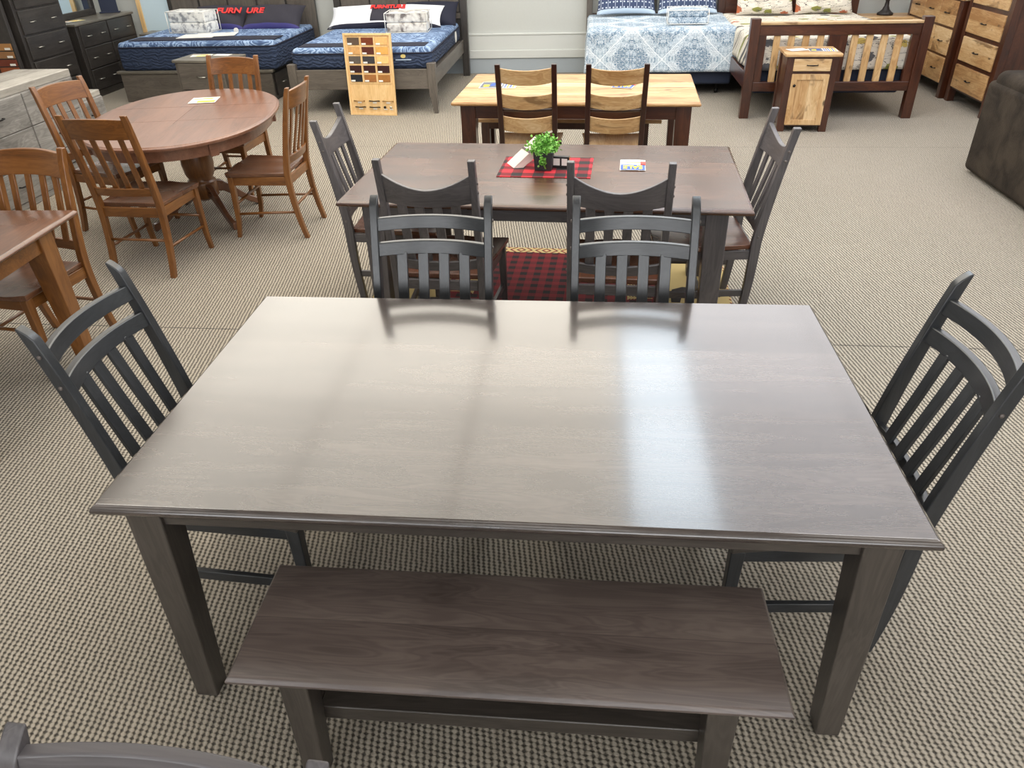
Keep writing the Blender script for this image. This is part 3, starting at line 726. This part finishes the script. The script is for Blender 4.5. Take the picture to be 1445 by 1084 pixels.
cabinet('nightstand', 'grey-brown nightstand with nickel pull at the foot of the first blue bed', 'nightstand', .60, .42, .66, rows(2, .06, .94), 'bedgrey', 'bedgrey', (-3.93, 6.42, 0), radians(-6), topmat=wood('espressotop', 'x'), knobs=1)
leaflet((-4.03, 6.70, .662), .2, .22, .14, 'yellow leaflet lying on the grey-brown nightstand top, left of its white tag', 'yellow')
tg = bx(-.09, .09, -.05, .05, 0, .004).build('price_tag', white_paper); tg.location = (-3.80, 6.72, .662); tg.rotation_euler = (0, 0, -.1); tag(tg, 'blank white paper tag on the grey-brown nightstand top', 'tag')
blk = plain('black_metal', (26, 24, 24), .4, metal=.6)
cabinet('dresser', 'weathered light grey rustic dresser with small black handles left of the oval table', 'dresser', 2.10, .50, .87, rows(3, .02, .33, .004)+rows(3, .335, .66, .004)+rows(3, .665, .98, .004), 'rustic', 'rustic', (-4.27, 3.66, 0), EE, hmat=blk, topmat=wood('rustictop', 'x', .2, 'y'), toph=.06, knobs=1, base=.05, topov=.0)
cabinet('nightstand', 'weathered light grey nightstand at the far end of the rustic grey dresser', 'nightstand', .42, .42, .62, rows(2, .03, .97), 'rustic', 'rustic', (-4.33, 4.93, 0), EE, hmat=blk, topmat=wood('rustictop', 'x'), toph=.05, knobs=1, base=.05, topov=0.)
def rack():
    r = thing('sample_rack', 'dark rack of wood finish samples with white tags leaning at the tall dark chest side', 'rack', (-6.50, 6.64, 0))
    bx(-.42, .36, 0, .05, 0, 1.40).build('frame', wood('espresso', 'z'), r, bevel=.004)
    cols = [(222, 170, 110), (196, 112, 52), (172, 124, 74), (150, 108, 70), (112, 52, 34), (140, 74, 40), (90, 40, 30)]
    for c in range(3):
        for k in range(7):
            x = -.38+c*.245; z = .75-k*.082
            s = bx(x, x+.225, -.012, 0, z, z+.070).build('sample_block', plain('sample_%d' % ((k+c) % 7), cols[(k+c) % 7], .4), r, bevel=.002)
            bx(x+.14, x+.205, -.015, -.012, z+.006, z+.028).build('tag', white_paper, s)
    bx(.16, .25, -.004, 0, .93, .97).build('tag', white_paper, r)
rack()
fm = thing('framed_panel', 'tall pale panel in a light wood frame against the wall behind the first blue bed', 'picture', (-5.72, 9.235, .52))
m = MB(); m.box(-.33, -.27, -.015, .015, 0, 1.3); m.box(.27, .33, -.015, .015, 0, 1.3); m.box(-.27, .27, -.015, .015, 0, .06); m.box(-.27, .27, -.015, .015, 1.24, 1.3)
m.build('frame', wood('pine', 'z'), fm, bevel=.004); bx(-.27, .27, .0, .01, .06, 1.24).build('panel', plain('pale_blue', (206, 226, 236), .3), fm)

# rustic brown/hickory pieces on the right
cabinet('chest_of_drawers', 'tall dark-framed chest with pale knotty drawers beside the brown sofa', 'chest', .94, .50, 1.55, rows(5, .09, .91, .03), 'walnut', 'hickory', (4.24, 6.93, 0), -EE, hmat=blk, base=.14, post=.075, knobs=1, topov=.02)
cabinet('dresser', 'dark-framed dresser with pale knotty drawers between the lodge bed and the tall chest', 'dresser', 1.45, .50, 1.02, rows(3, .05, .345, .03)+rows(3, .355, .645, .03)+rows(3, .655, .95, .03), 'walnut', 'hickory', (4.20, 8.20, 0), -EE, hmat=blk, base=.14, post=.07, knobs=1, topmat=wood('hickory', 'x', .2, 'y'))
cabinet('nightstand', 'rustic two-tone nightstand with one drawer and a door at the foot of the lodge bed', 'nightstand', .45, .42, .72, [(.12, .88, .80, .97), (.12, .88, .03, .76)], 'walnut', 'hickory', (2.33, 6.0, 0), radians(-3), hmat=blk, base=.05, post=.06, topov=.035, topmat=wood('hickory', 'x', .1, 'y'), doors=(1,), knobs=1)
leaflet((2.22, 6.20, .722), .3, .18, .12, 'cream folded leaflet on the left of the rustic nightstand top', 'blank')
leaflet((2.45, 6.17, .722), -.1, .26, .16, 'dark colour-chart leaflet on the right of the rustic nightstand top', 'chart')
cabinet('nightstand', 'pale-topped nightstand carrying the black lamp, behind the lodge bed', 'nightstand', .60, .42, .70, rows(2, .1, .9), 'walnut', 'hickory', (3.94, 8.72, 0), 0, hmat=blk, base=.06, post=.05, topmat=wood('hickory', 'x', .1, 'y'), knobs=1)
def lamp():
    r = thing('table_lamp', 'ornate black urn-shaped lamp base on the far nightstand', 'lamp', (3.92, 8.95, .702))
    MB().lathe([(.0, 0), (.095, 0), (.095, .02), (.07, .035), (.045, .06), (.028, .10), (.022, .15), (.03, .17), (.06, .20), (.078, .26), (.085, .32), (.07, .40), (.03, .45), (.02, .5)], n=28).build('lamp_base', plain('lamp_black', (36, 32, 32), .55, noise=.3), r, smooth=True)
    MB().loft([[(R_*cos(2*pi*j/32), R_*sin(2*pi*j/32), z) for j in range(32)] for R_, z in ((.19, .50), (.13, .74), (.126, .74), (.186, .50), (.19, .5))], cap=False).build('lamp_shade', plain('shade_cream', (230, 222, 200), .8), r, smooth=True)
lamp()
# brown plush sofa
def sofa():
    r = thing('sofa', 'dark brown plush sofa cut off by the right edge of the picture', 'sofa', (3.34, 3.42, 0))
    t = NT('brown_plush'); n = t.noise(t.coord(), 5, 4, .6, .6); t.bump(t.noise(t.coord(), 90, 3), .25, .01)
    pl = t.fin(t.ramp(n, [(.35, (40, 34, 28)), (.65, (62, 54, 45))]), .95, spec=.2)
    rbox('base', pl, .02, 1.05, -1.1, 1.20, .03, .42, .05, parent=r)
    rbox('side_panel', pl, 0, .24, -1.15, 1.28, .02, .72, .045, parent=r)
    rbox('backrest', pl, .02, .34, -1.05, 1.25, .55, .80, .07, parent=r)
    for k in range(3): rbox('back_cushion', pl, .20, .52, -1.02+k*.76, -.28+k*.76, .42, .97-.0*k, .12, parent=r)
    for k in range(3): rbox('seat_cushion', pl, .42, 1.08, -1.02+k*.76, -.28+k*.76, .38, .52, .05, parent=r)
    rbox('armrest', pl, .1, 1.08, 1.16, 1.42-.06, .03, .66, .07, parent=r)
sofa()
cu = thing('curtain', 'pale curtain edge at the upper right beyond the tall chest', 'curtain', (5.30, 6.5, .35))
MB().loft([[( -.03*sin(y*40)-.01, y, 0), (-.03*sin(y*40), y, 0), (-.03*sin(y*40), y, 2.2), (-.03*sin(y*40)-.01, y, 2.2)] for y in [i*.02-.9 for i in range(90)]]).build('cloth', plain('curtain_pale', (214, 226, 238), .8), cu, smooth=True)
MB().tube([(0, -.95, 2.22), (0, .95, 2.22)], .012).build('rod', blk, cu, smooth=True)

# ------------------------------------------------------------------ beds
def mattress_mats():
    t = NT('mattress_quilt'); co = t.coord(); x, y, z = t.sep(co)
    n = t.noise(co, 3., 3, .5, .8)
    wv = t.math('SINE', t.math('MULTIPLY', t.math('ADD', n, t.math('MULTIPLY', x, .15)), 95.))
    k = t.math('ADD', t.math('MULTIPLY', wv, .32), t.math('ADD', t.math('MULTIPLY', t.noise(co, 5, 3), .8), .08))
    t.bump(t.noise(co, 8, 2), .5, .03)
    top = t.fin(t.ramp(k, [(.2, (66, 88, 126)), (.5, (106, 134, 174)), (.85, (164, 186, 216))]), .8)
    t = NT('mattress_side'); co = t.coord(); x, y, z = t.sep(co)
    n = t.math('SINE', t.math('ADD', t.math('MULTIPLY', z, 160.), t.math('MULTIPLY', t.noise(co, 12, 2), 16.)))
    t.bump(n, .5, .01)
    side = t.fin(t.ramp(t.math('ADD', t.math('MULTIPLY', n, .2), .5), [(.2, (38, 50, 74)), (.8, (46, 60, 88))]), .85)
    return top, side
MT, MS = mattress_mats()
navy = plain('navy_cloth', (28, 30, 48), .85); 
def mattress(loc, x0, x1, y0, y1, z0, z1, label, emblem=False):
    r = thing('mattress', label, 'mattress', loc)
    rbox('mattress_body', MS, x0, x1, y0, y1, z0, z1-.03, .05, parent=r)
    rbox('quilted_top', MT, x0+.012, x1-.012, y0+.012, y1-.012, z1-.09, z1, .042, parent=r)
    pts = []
    for i in range(49):
        th = 2*pi*i/48; c, s = cos(th), sin(th); R_ = .07
        pts.append(((x1-R_ if c > 0 else x0+R_)+R_*c, (y1-R_ if s > 0 else y0+R_)+R_*s, z1-.055))
    MB().tube(pts, .008, 6).build('piping', navy, r, smooth=True)
    if emblem:
        MB().prism([(x0+(x1-x0)*.80+.028*cos(a), z0+.14+.020*sin(a)) for a in [2*pi*i/20 for i in range(20)]], y0-.004, y0+.001, 'y').build('emblem', plain('emblem_gold', (206, 188, 120), .4), r)
        bx(x0+(x1-x0)*.745, x0+(x1-x0)*.855, y0-.004, y0+.001, z0+.098, z0+.108).build('emblem', plain('emblem_line', (170, 190, 215), .5), r)
        MB().prism([(y0+1.75+.07*cos(a), z0+.10+.07*sin(a)) for a in [2*pi*i/24 for i in range(24)]], x1-.002, x1+.003, 'x').build('side_sticker', white_paper, r)
    return r
def pillow(name, mat, loc, w, d, h, rx, rz, label, band=None, txt=None, tmat=None, sz=.1, group=None, mats=None, ctr=None):
    r = thing(name, label, 'pillow', loc, rz, group)
    def grid(hw, hd, hh, k0=0., u0=-1, u1=1, v0=-1, v1=1, lift=0.):
        n = 18; top, bot = [], []
        for j in range(n+1):
            v = v0+(v1-v0)*j/n
            for i in range(n+1):
                u = u0+(u1-u0)*i/n
                f_ = ((1-abs(u)**2.6)*(1-abs(v)**2.6)); f_ = max(f_, 0)**.5
                pin = 1-.06*(u*u*v*v); sx = hw*u*(1-.05*(1-v*v)); sy = hd*v*(1-.06*(1-u*u))
                wr = .006*sin(u*9+v*5)*f_
                top.append((sx, sy, hh*f_+wr+.002+lift)); bot.append((sx, sy, -hh*f_*.45-.002 if not lift else hh*f_+wr+.001))
        return n, top, bot
    def mk(nm, g, m_, par):
        n, top, bot = g; m = MB(); q = n+1; N = len(top); fs = []
        for j in range(n):
            for i in range(n):
                a = j*q+i; fs.append((a, a+1, a+q+1, a+q)); fs.append((N+a, N+a+q, N+a+q+1, N+a+1))
        rim = [i for i in range(n+1)]+[j*q+n for j in range(1, n+1)]+[n*q+i for i in range(n-1, -1, -1)]+[j*q for j in range(n-1, 0, -1)]
        for k in range(len(rim)): a, b = rim[k], rim[(k+1) % len(rim)]; fs.append((a, N+a, N+b, b))
        m.add(top+bot, fs); o = m.build(nm, m_, par, smooth=True); o.rotation_euler = (rx, 0, 0); return o
    body = mk('pillow_body', grid(w/2, d/2, h), mat, r)
    if band: mk('border_band', grid(w/2, d/2, h, v0=-1, v1=-.84, lift=.003), band, r)
    if ctr: mk('centre_panel', grid(w/2, d/2, h, v0=-.75, v1=.95, u0=ctr[0], u1=ctr[1], lift=.004), ctr[2], r)
    if txt:
        for s, ux, vy in txt:
            f_ = max(0, (1-abs(ux)**2.6)*(1-abs(vy)**2.6))**.5
            p = Vector((w/2*ux, d/2*vy, h*f_+.012)); p.rotate(Matrix.Rotation(rx, 3, 'X'))
            text('lettering', s, sz, tmat, r, tuple(p), (rx, 0, 0), bold=.004, depth=.004)
    return r
redt = plain('red_lettering', (226, 48, 46), .5)
darkp = plain('pillow_dark', (48, 46, 56), .85); purp = plain('pillow_purple', (64, 60, 120), .85); whitep = plain('pillow_white', (236, 238, 244), .85)
# bed 1: dark storage bed
b1 = thing('bed', 'dark storage bed with drawers under the first blue mattress, upper left', 'bed', (-4.56, 7.62, 0))
bx(-1.00, .93, -.05, -.012, 0, .34).build('footboard', wood('bedgrey', 'x'), b1, bevel=.004); bx(-1.03, .96, -.075, 0, .335, .365).build('foot_rail', wood('espressotop', 'x'), b1, bevel=.004)
bx(-.98, .92, -.012, 1.56, 0, .355).build('storage_base', wood('espresso', 'y'), b1, bevel=.004)
for k in range(3):
    dr = bx(.92, .94, .06+k*.5, .50+k*.5, .05, .31).build('drawer', wood('espresso', 'y'), b1, bevel=.005)
    MB().tube([(.94, .23+k*.5, .18), (.962, .235+k*.5, .18), (.962, .325+k*.5, .18), (.94, .33+k*.5, .18)], .006).build('handle', plain('nickel', (190, 188, 180), .3, metal=1.), dr, smooth=True)
hb = bx(-1.02, 1.06, 1.57, 1.63, .0, 1.28).build('headboard', wood('espresso', 'z'), b1, bevel=.006)
for k in range(5): bx(-.96+k*.41, -.58+k*.41, 1.56, 1.575, .5, 1.2).build('panel', wood('bedgrey', 'z'), hb, bevel=.004)
mattress((-4.56, 7.58, .357), -.97, 1.02, 0, 1.58, 0, .325, 'thick blue mattress on the dark storage bed at the upper left')
rn = rbox('bed_runner', navy, -5.42, -3.56, 7.70, 8.0, .680, .692, .005); tag(rn, 'black runner across the foot of the first blue mattress', 'runner')
pillow('pillow', darkp, (-4.74, 8.90, .795), .76, .44, .10, radians(33), -.02, 'dark pillow with red letters FURN and purple border on the first blue bed', purp, [('FURN', .46, .05)], redt, .135)
pillow('pillow', darkp, (-3.98, 8.88, .795), .80, .44, .10, radians(33), -.03, 'dark pillow with red letters URE and purple border on the first blue bed', purp, [('URE', -.56, .05)], redt, .135)
pap = thing('paper_sheets', 'white information sheets lying on the first blue mattress', 'paper', (-4.56, 8.02, .693), .1)
bx(-.32, .12, -.17, .17, 0, .004).build('sheet', white_paper, pap); o = bx(-.14, .36, -.12, .2, .0042, .007).build('sheet', white_paper, pap); o.rotation_euler = (0, 0, .12)
tg = thing('round_tag', 'small round white tag standing behind the information sheets', 'tag', (-4.30, 8.34, .683)); MB().prism([(.03*cos(a), .03+.03*sin(a)) for a in [2*pi*i/20 for i in range(20)]], -.006, .006, 'y').build('disc', white_paper, tg)
def package(loc, rz, w, d, h, mat, label):
    r = thing('bedding_package', label, 'bedding package', loc, rz)
    n = 2
    for k in range(n):
        rbox('folded_bedding', mat, -w/2+.012, w/2-.012, -d/2+.012, d/2-.012, .004+k*(h-.006)/n, .004+(k+1)*(h-.006)/n, min(.022, h/n*.3), parent=r)
    m = MB(); q = .006
    e = [(-w/2, -d/2), (w/2, -d/2), (w/2, d/2), (-w/2, d/2)]
    for z in (q, h): m.tube([(x, y, z) for x, y in e+e[:1]], .005, 6)
    for x, y in e: m.tube([(x, y, q), (x, y, h)], .005, 6)
    m.build('piping', plain('clear_piping', (236, 234, 228), .3), r, smooth=True)
    return r
pk1 = fabric('package_grey', [(.40, (150, 152, 156)), (.50, (226, 226, 222)), (.6, (240, 240, 236))], 14, detail=5)
pk2 = fabric('package_taupe', [(.38, (120, 112, 108)), (.48, (206, 200, 192)), (.62, (232, 228, 220))], 12, detail=5)
package((-4.92, 8.50, .683), -.12, .54, .34, .25, pk1, 'folded grey and white bedding in a clear bag on the first blue mattress')
# bed 2
b2 = thing('bed', 'grey-brown panel bed with tapered feet under the second blue mattress', 'bed', (-2.31, 6.86, 0))
gz, gx, gy = wood('bedgrey', 'z'), wood('bedgrey', 'x'), wood('bedgrey', 'y')
for s in (-1, 1):
    MB().loft([[(s*.84, 0, z), (s*(.84-t_), 0, z), (s*(.84-t_), t_, z), (s*.84, t_, z)] for z, t_ in ((0, .045), (.22, .085), (.53, .095))]).build('foot_leg', gz, b2, bevel=.004)
    bx(*sorted((s*.835, s*.81)), .06, 2.24, .30, .46).build('side_rail', gy, b2, bevel=.004)
    bx(*sorted((s*.90, s*.81)), 2.24, 2.33, 0, 1.32).build('head_post', wood('espresso', 'z'), b2, bevel=.004)
bx(-.78, .78, .02, .05, .26, .47).build('foot_rail', gx, b2, bevel=.004)
bx(-.80, .80, .06, 2.2, .40, .455).build('slat_deck', gx, b2)
hb = bx(-.82, .82, 2.27, 2.30, .35, 1.28).build('headboard', wood('espresso', 'z'), b2, bevel=.004)
for k in range(4): bx(-.80+k*.402, -.415+k*.402, 2.25, 2.275, .80, 1.2).build('panel', gz, hb, bevel=.004)
bx(-.82, .82, 2.245, 2.28, .72, .79).build('cross_rail', gx, hb, bevel=.004)
mattress((-2.31, 6.93, .457), -.80, .80, 0, 2.15, 0, .225, 'thick blue mattress on the grey-brown panel bed, emblem on its front', True)
rn = rbox('bed_runner', navy, -3.05, -1.60, 7.03, 7.30, .679, .689, .0045); tag(rn, 'black runner across the foot of the second blue mattress', 'runner')
pillow('pillow', whitep, (-2.42, 8.74, .785), 1.50, .44, .10, radians(30), 0, 'long white pillow with dark centre lettered FURNITURE on the second blue bed', navy, [('FURNITURE', .05, .30)], redt, .088, ctr=(-.24, .26, darkp))
pillow('pillow', navy, (-1.86, 8.93, .80), .70, .42, .08, radians(36), 0, 'plain black pillow behind the right end of the long white pillow')
package((-2.03, 8.28, .683), .05, .52, .38, .22, pk2, 'folded taupe patterned bedding in a clear bag on the second blue mattress')
# bed 3
def drape(name, mat, parent, hw, y0, y1, ztop, zlo, foot=True, rim=.05, wave=.012, nx=56, ny=60):
    a_max = hw+(ztop-zlo); b0 = y0-(ztop-zlo) if foot else y0
    pts = []; fs = []
    for j in range(ny+1):
        b = b0+(y1-b0)*j/ny
        for i in range(nx+1):
            a = -a_max+2*a_max*i/nx
            ex = max(0., abs(a)-hw+rim*.5); ey = max(0., y0-b+rim*.5) if foot else 0.
            def bend(e): # horizontal advance and drop for an excess length e around a rounded edge
                if e < rim*1.57: th = e/rim; return rim*sin(th), rim*(1-cos(th))
                return rim, rim+e-rim*1.57
            hx, dx = bend(ex); hy, dy = bend(ey)
            wv = wave*sin(b*11+1)*min(1, dx*5)+.006*sin(a*7+b*5); wv2 = wave*sin(a*9)*min(1, dy*5)
            x = math.copysign(min(abs(a), hw-rim*.5)+hx+wv*.8+.03*dx, a); y = (max(b, y0+rim*.5) if foot else b)-hy-wv2-.03*dy
            z = ztop-max(dx, dy)+.008*sin(a*6)*sin(b*4)*(1 if max(dx, dy) < .02 else 0)
            z = max(z, zlo-.01)
            pts.append((x, y, z))
    q = nx+1
    for j in range(ny):
        for i in range(nx): k = j*q+i; fs.append((k, k+1, k+q+1, k+q))
    o = MB().add(pts, fs).build(name, mat, parent, smooth=True)
    s = o.modifiers.new('thick', 'SOLIDIFY'); s.thickness = .012; s.offset = -1
    return o
def damask():
    t = NT('blue_damask'); co = t.coord(); x, y, z = t.sep(co)
    P = .36
    u = t.math('PINGPONG', x, P); v = t.math('PINGPONG', t.math('ADD', y, z), P)
    q = t.comb(u, v, 0.)
    n = t.noise(q, 11, 3, .55, .4); fine = t.noise(q, 42, 3, .6, .4)
    dia = t.math('ADD', u, v)
    ringd = t.math('ABSOLUTE', t.math('SUBTRACT', t.math('FRACT', t.math('MULTIPLY', dia, 5.)), .5))
    zone = t.math('LESS_THAN', t.math('ABSOLUTE', t.math('SUBTRACT', dia, .36)), .11)
    k = t.math('ADD', t.math('MULTIPLY', n, .8), t.math('ADD', t.math('MULTIPLY', ringd, .2), t.math('MULTIPLY', zone, .10)))
    c = t.ramp(k, [(.44, (104, 130, 154)), (.53, (164, 184, 200)), (.58, (216, 225, 232)), (.72, (224, 230, 236))])
    lines = t.math('LESS_THAN', t.math('ABSOLUTE', t.math('SUBTRACT', fine, .5)), .035)
    dl = t.math('GREATER_THAN', k, .55)
    c = t.mix(t.math('MULTIPLY', lines, .8), c, t.mix(dl, lin((232, 238, 243)), lin((132, 154, 174))))
    rim_ = t.math('LESS_THAN', t.math('ABSOLUTE', t.math('SUBTRACT', dia, .36)), .006)
    c = t.mix(rim_, c, lin((232, 238, 243)))
    t.bump(n, .2, .01)
    return t.fin(c, .9)
DM = damask()
b3 = thing('bed', 'bed with wooden slatted headboard and navy box base beside the light plank table', 'bed', (1.06, 7.68, 0))
rbox('box_base', plain('navy_box', (34, 42, 62), .8), -.80, .84, .06, 1.42, .12, .42, .03, parent=b3)
rbox('mattress', whitep, -.82, .84, .04, 1.44, .42, .70, .05, parent=b3)
for sx in (-.66, .7):
    lg = MB().tube([(sx, .18, .12), (sx, .18, .055)], .014).build('base_leg', blk, b3, smooth=True)
    MB().tube([(sx-.02, .18, .03), (sx+.02, .18, .03)], .028, 14).build('wheel', blk, lg, smooth=True)
for sx in (-1, 1): bx(*sorted((sx*.90+.02, sx*.82+.02)), 1.47, 1.55, 0, 1.35).build('head_post', wood('bedgrey' if sx < 0 else 'walnut', 'z'), b3, bevel=.005)
bx(-.82, .84, 1.49, 1.53, .62, .75).build('head_rail', wood('walnut', 'x'), b3, bevel=.004); bx(-.82, .84, 1.49, 1.53, 1.18, 1.30).build('head_rail', wood('walnut', 'x'), b3, bevel=.004)
for k in range(7): bx(-.72+k*.225, -.64+k*.225, 1.5, 1.52, .75, 1.18).build('head_slat', wood('bedgrey', 'z'), b3, bevel=.003)
cf = drape('comforter', DM, None, .85, -.02, 1.40, .745, .27); cf.location = (1.07, 7.72, 0); tag(cf, 'white and blue medallion-patterned comforter on the bed behind the light plank table', 'comforter')
def pillow_mat():
    t = NT('navy_argyle'); co = t.coord(); x, y, z = t.sep(co)
    u = t.math('PINGPONG', t.math('ADD', x, 5.), .045); v = t.math('PINGPONG', t.math('ADD', y, 5.), .06)
    d = t.math('ADD', t.math('ABSOLUTE', t.math('SUBTRACT', u, .0225)), t.math('ABSOLUTE', t.math('SUBTRACT', v, .03)))
    st = t.math('LESS_THAN', u, .002)
    k = t.math('MAXIMUM', t.math('LESS_THAN', d, .011), st)
    return t.fin(t.mix(k, lin((62, 74, 104)), lin((214, 222, 234))), .9)
NA = pillow_mat(); trimw = plain('pillow_pale_trim', (196, 212, 228), .85)
pillow('pillow', NA, (.68, 8.93, .965), .74, .46, .10, radians(58), 0, 'navy pillow with white diamonds, left of the two on the white and blue bed', trimw, group='navy diamond pillows')
pillow('pillow', NA, (1.45, 8.92, .965), .74, .46, .10, radians(58), 0, 'navy pillow with white diamonds, right of the two on the white and blue bed', trimw, group='navy diamond pillows')
package((1.36, 8.02, .76), -.05, .46, .36, .15, DM, 'folded white and blue bedding in a clear bag on the white and blue comforter')
# bed 4: lodge bed
def lodge():
    t = NT('lodge_print'); co = t.coord(); x, y, z = t.sep(co)
    q = t.comb(x, t.math('ADD', y, z), 0.)
    vo = t.new('TexVoronoi'); t.link(t.vmath('MULTIPLY', q, (7., 9., 1.)), vo.inputs['Vector']); vo.inputs['Scale'].default_value = 1.; vo.inputs['Randomness'].default_value = .7
    g = t.new('SeparateColor'); t.link(vo.outputs['Color'], g.inputs[0])
    c1 = t.ramp(g.outputs[0], [(0, (226, 220, 206)), (.30, (136, 138, 66)), (.42, (208, 200, 188)), (.62, (88, 88, 92)), (.74, (214, 206, 194)), (.86, (176, 96, 60)), (.94, (200, 176, 96))], 'CONSTANT')
    n = t.noise(q, 34, 3, .6, 1.)
    sh = t.math('LESS_THAN', t.math('ADD', vo.outputs[0], t.math('MULTIPLY', t.math('SUBTRACT', n, .5), .5)), .46)
    c = t.mix(sh, lin((214, 207, 194)), c1)
    lnn = t.noise(t.vmath('MULTIPLY', q, (1., 4., 1.)), 5, 3, .5, 1.)
    ln = t.math('LESS_THAN', t.math('ABSOLUTE', t.math('SUBTRACT', lnn, .5)), .012)
    c = t.mix(ln, c, lin((84, 80, 78)))
    return t.fin(c, .9)
LG = lodge()
b4 = thing('bed', 'rustic dark brown slatted bed with pale slats and top cap, right background', 'bed', (2.69, 6.53, 0), radians(-.8))
wz, wx = wood('walnut', 'z'), wood('walnut', 'x')
for sx in (-1, 1):
    bx(*sorted((sx*.87, sx*.775)), 0, .09, 0, .96).build('foot_post', wz, b4, bevel=.005)
    bx(*sorted((sx*.775, sx*.70)), .02, .07, .28, .82).build('foot_stile', wz, b4, bevel=.003)
    bx(*sorted((sx*.85, sx*.82)), .09, 2.48, .28, .44).build('side_rail', wood('walnut', 'y'), b4, bevel=.004)
    bx(*sorted((sx*.87, sx*.775)), 2.48, 2.57, 0, 1.35).build('head_post', wz, b4, bevel=.005)
bx(-.775, .775, .015, .075, .80, .90).build('foot_rail', wx, b4, bevel=.004)
bx(-.775, .775, -.0, .09, .90, .925).build('top_cap', wood('hickory', 'x', .2, 'y'), b4, bevel=.004)
bx(-.775, .775, .015, .075, .27, .36).build('foot_rail', wx, b4, bevel=.004)
bx(-.09, .09, .02, .07, .36, .80).build('centre_panel', wz, b4, bevel=.003)
for s in (-1, 1):
    for k in range(4):
        x = s*(.165+k*.142); bx(x-.032, x+.032, .03, .06, .36, .80).build('foot_slat', wood('hickory', 'z'), b4, bevel=.003)
bx(-.775, .775, 2.5, 2.55, .5, 1.3).build('headboard', wx, b4, bevel=.004)
rbox('box_base', plain('navy_box', (34, 42, 62), .8), -.74, .74, .16, 2.44, .22, .46, .03, parent=b4); rbox('mattress', whitep, -.76, .76, .14, 2.46, .46, .70, .05, parent=b4)
cf = drape('comforter', LG, None, .79, .13, 2.3, .76, .46); cf.location = (2.69, 6.53, 0); tag(cf, 'lodge-print comforter with bears and pine trees on the rustic brown bed', 'comforter')
for k, (x, lb) in enumerate(((2.35, 'left'), (3.05, 'right'))):
    pillow('pillow', LG, (x, 8.66, .975), .68, .48, .10, radians(58), 0, 'lodge-print pillow on the rustic brown bed, %s of the two' % lb, group='lodge-print pillows')

# ------------------------------------------------------------------ sample board leaning at the second bed
def board():
    r = thing('sample_board', 'leaning light wood board of stain samples and cabinet pulls before the second blue bed', 'sample board', (-2.20, 6.80, 0), radians(-6))
    r.rotation_euler = (radians(-4), 0, radians(-6))
    W, H = .55, .845; pn = wood('pine', 'z')
    bx(-W/2, W/2, 0, .012, 0, H).build('back_panel', pn, r)
    m = MB(); q = .022
    m.box(-W/2, -W/2+q, -.014, .0, 0, H); m.box(W/2-q, W/2, -.014, .0, 0, H); m.box(-W/2+q, W/2-q, -.014, 0, 0, q); m.box(-W/2+q, W/2-q, -.014, 0, H-q, H)
    m.build('frame', pn, r, bevel=.002)
    cols = [(92, 76, 64), (116, 56, 32), (224, 178, 116), (208, 160, 104), (90, 44, 34), (222, 168, 92), (96, 88, 80), (62, 60, 62), (232, 190, 124), (54, 30, 30), (58, 28, 26), (56, 28, 28), (36, 40, 46), (158, 104, 58), (160, 108, 56)]
    for k, c in enumerate(cols):
        i, j = k % 3, k//3; x = -W/2+.045+i*.162; z = H-.115-j*.094
        s = bx(x, x+.136, -.010, 0, z, z+.072).build('stain_sample', plain('stain_%d' % k, c, .35, noise=.12), r, bevel=.001)
        bx(x+.004, x+.052, -.012, -.010, z+.001, z+.018).build('tag', white_paper, s)
    for i in range(1, 3): bx(-W/2+.020+i*.162, -W/2+.038+i*.162, -.006, 0, H-.5, H-.03).build('divider', pn, r)
    for j in range(1, 6): bx(-W/2+.03, W/2-.03, -.005, 0, H-.1175-(j-1)*.094-.018, H-.1175-(j-1)*.094-.004).build('divider', pn, r)
    for k, (x, z, mt) in enumerate(((-.16, .15, 0), (0.02, .15, 1), (.18, .15, 0), (-.15, .085, 1), (.02, .085, 1))):
        mt = blk if mt else plain('brass', (170, 140, 96), .35, metal=1.)
        m = MB().tube([(x-.06, 0, z), (x-.055, -.02, z+.004), (x, -.024, z), (x+.055, -.02, z+.004), (x+.06, 0, z)], .006); m.build('pull', mt, r, smooth=True)
        bx(x-.02, x+.025, -.003, 0, z-.024, z-.010).build('tag', white_paper, r)
    for x, mt in ((.145, blk), (.215, plain('nickel', (190, 188, 180), .3, metal=1.))):
        MB().lathe([(.006, 0), (.006, .012), (.014, .016), (.013, .026), (.0, .028)], n=14).build('knob', mt, r, smooth=True, loc=(x, 0, .088), rot=(pi/2, 0, 0))
        bx(x-.018, x+.02, -.003, 0, .058, .070).build('tag', white_paper, r)
board()
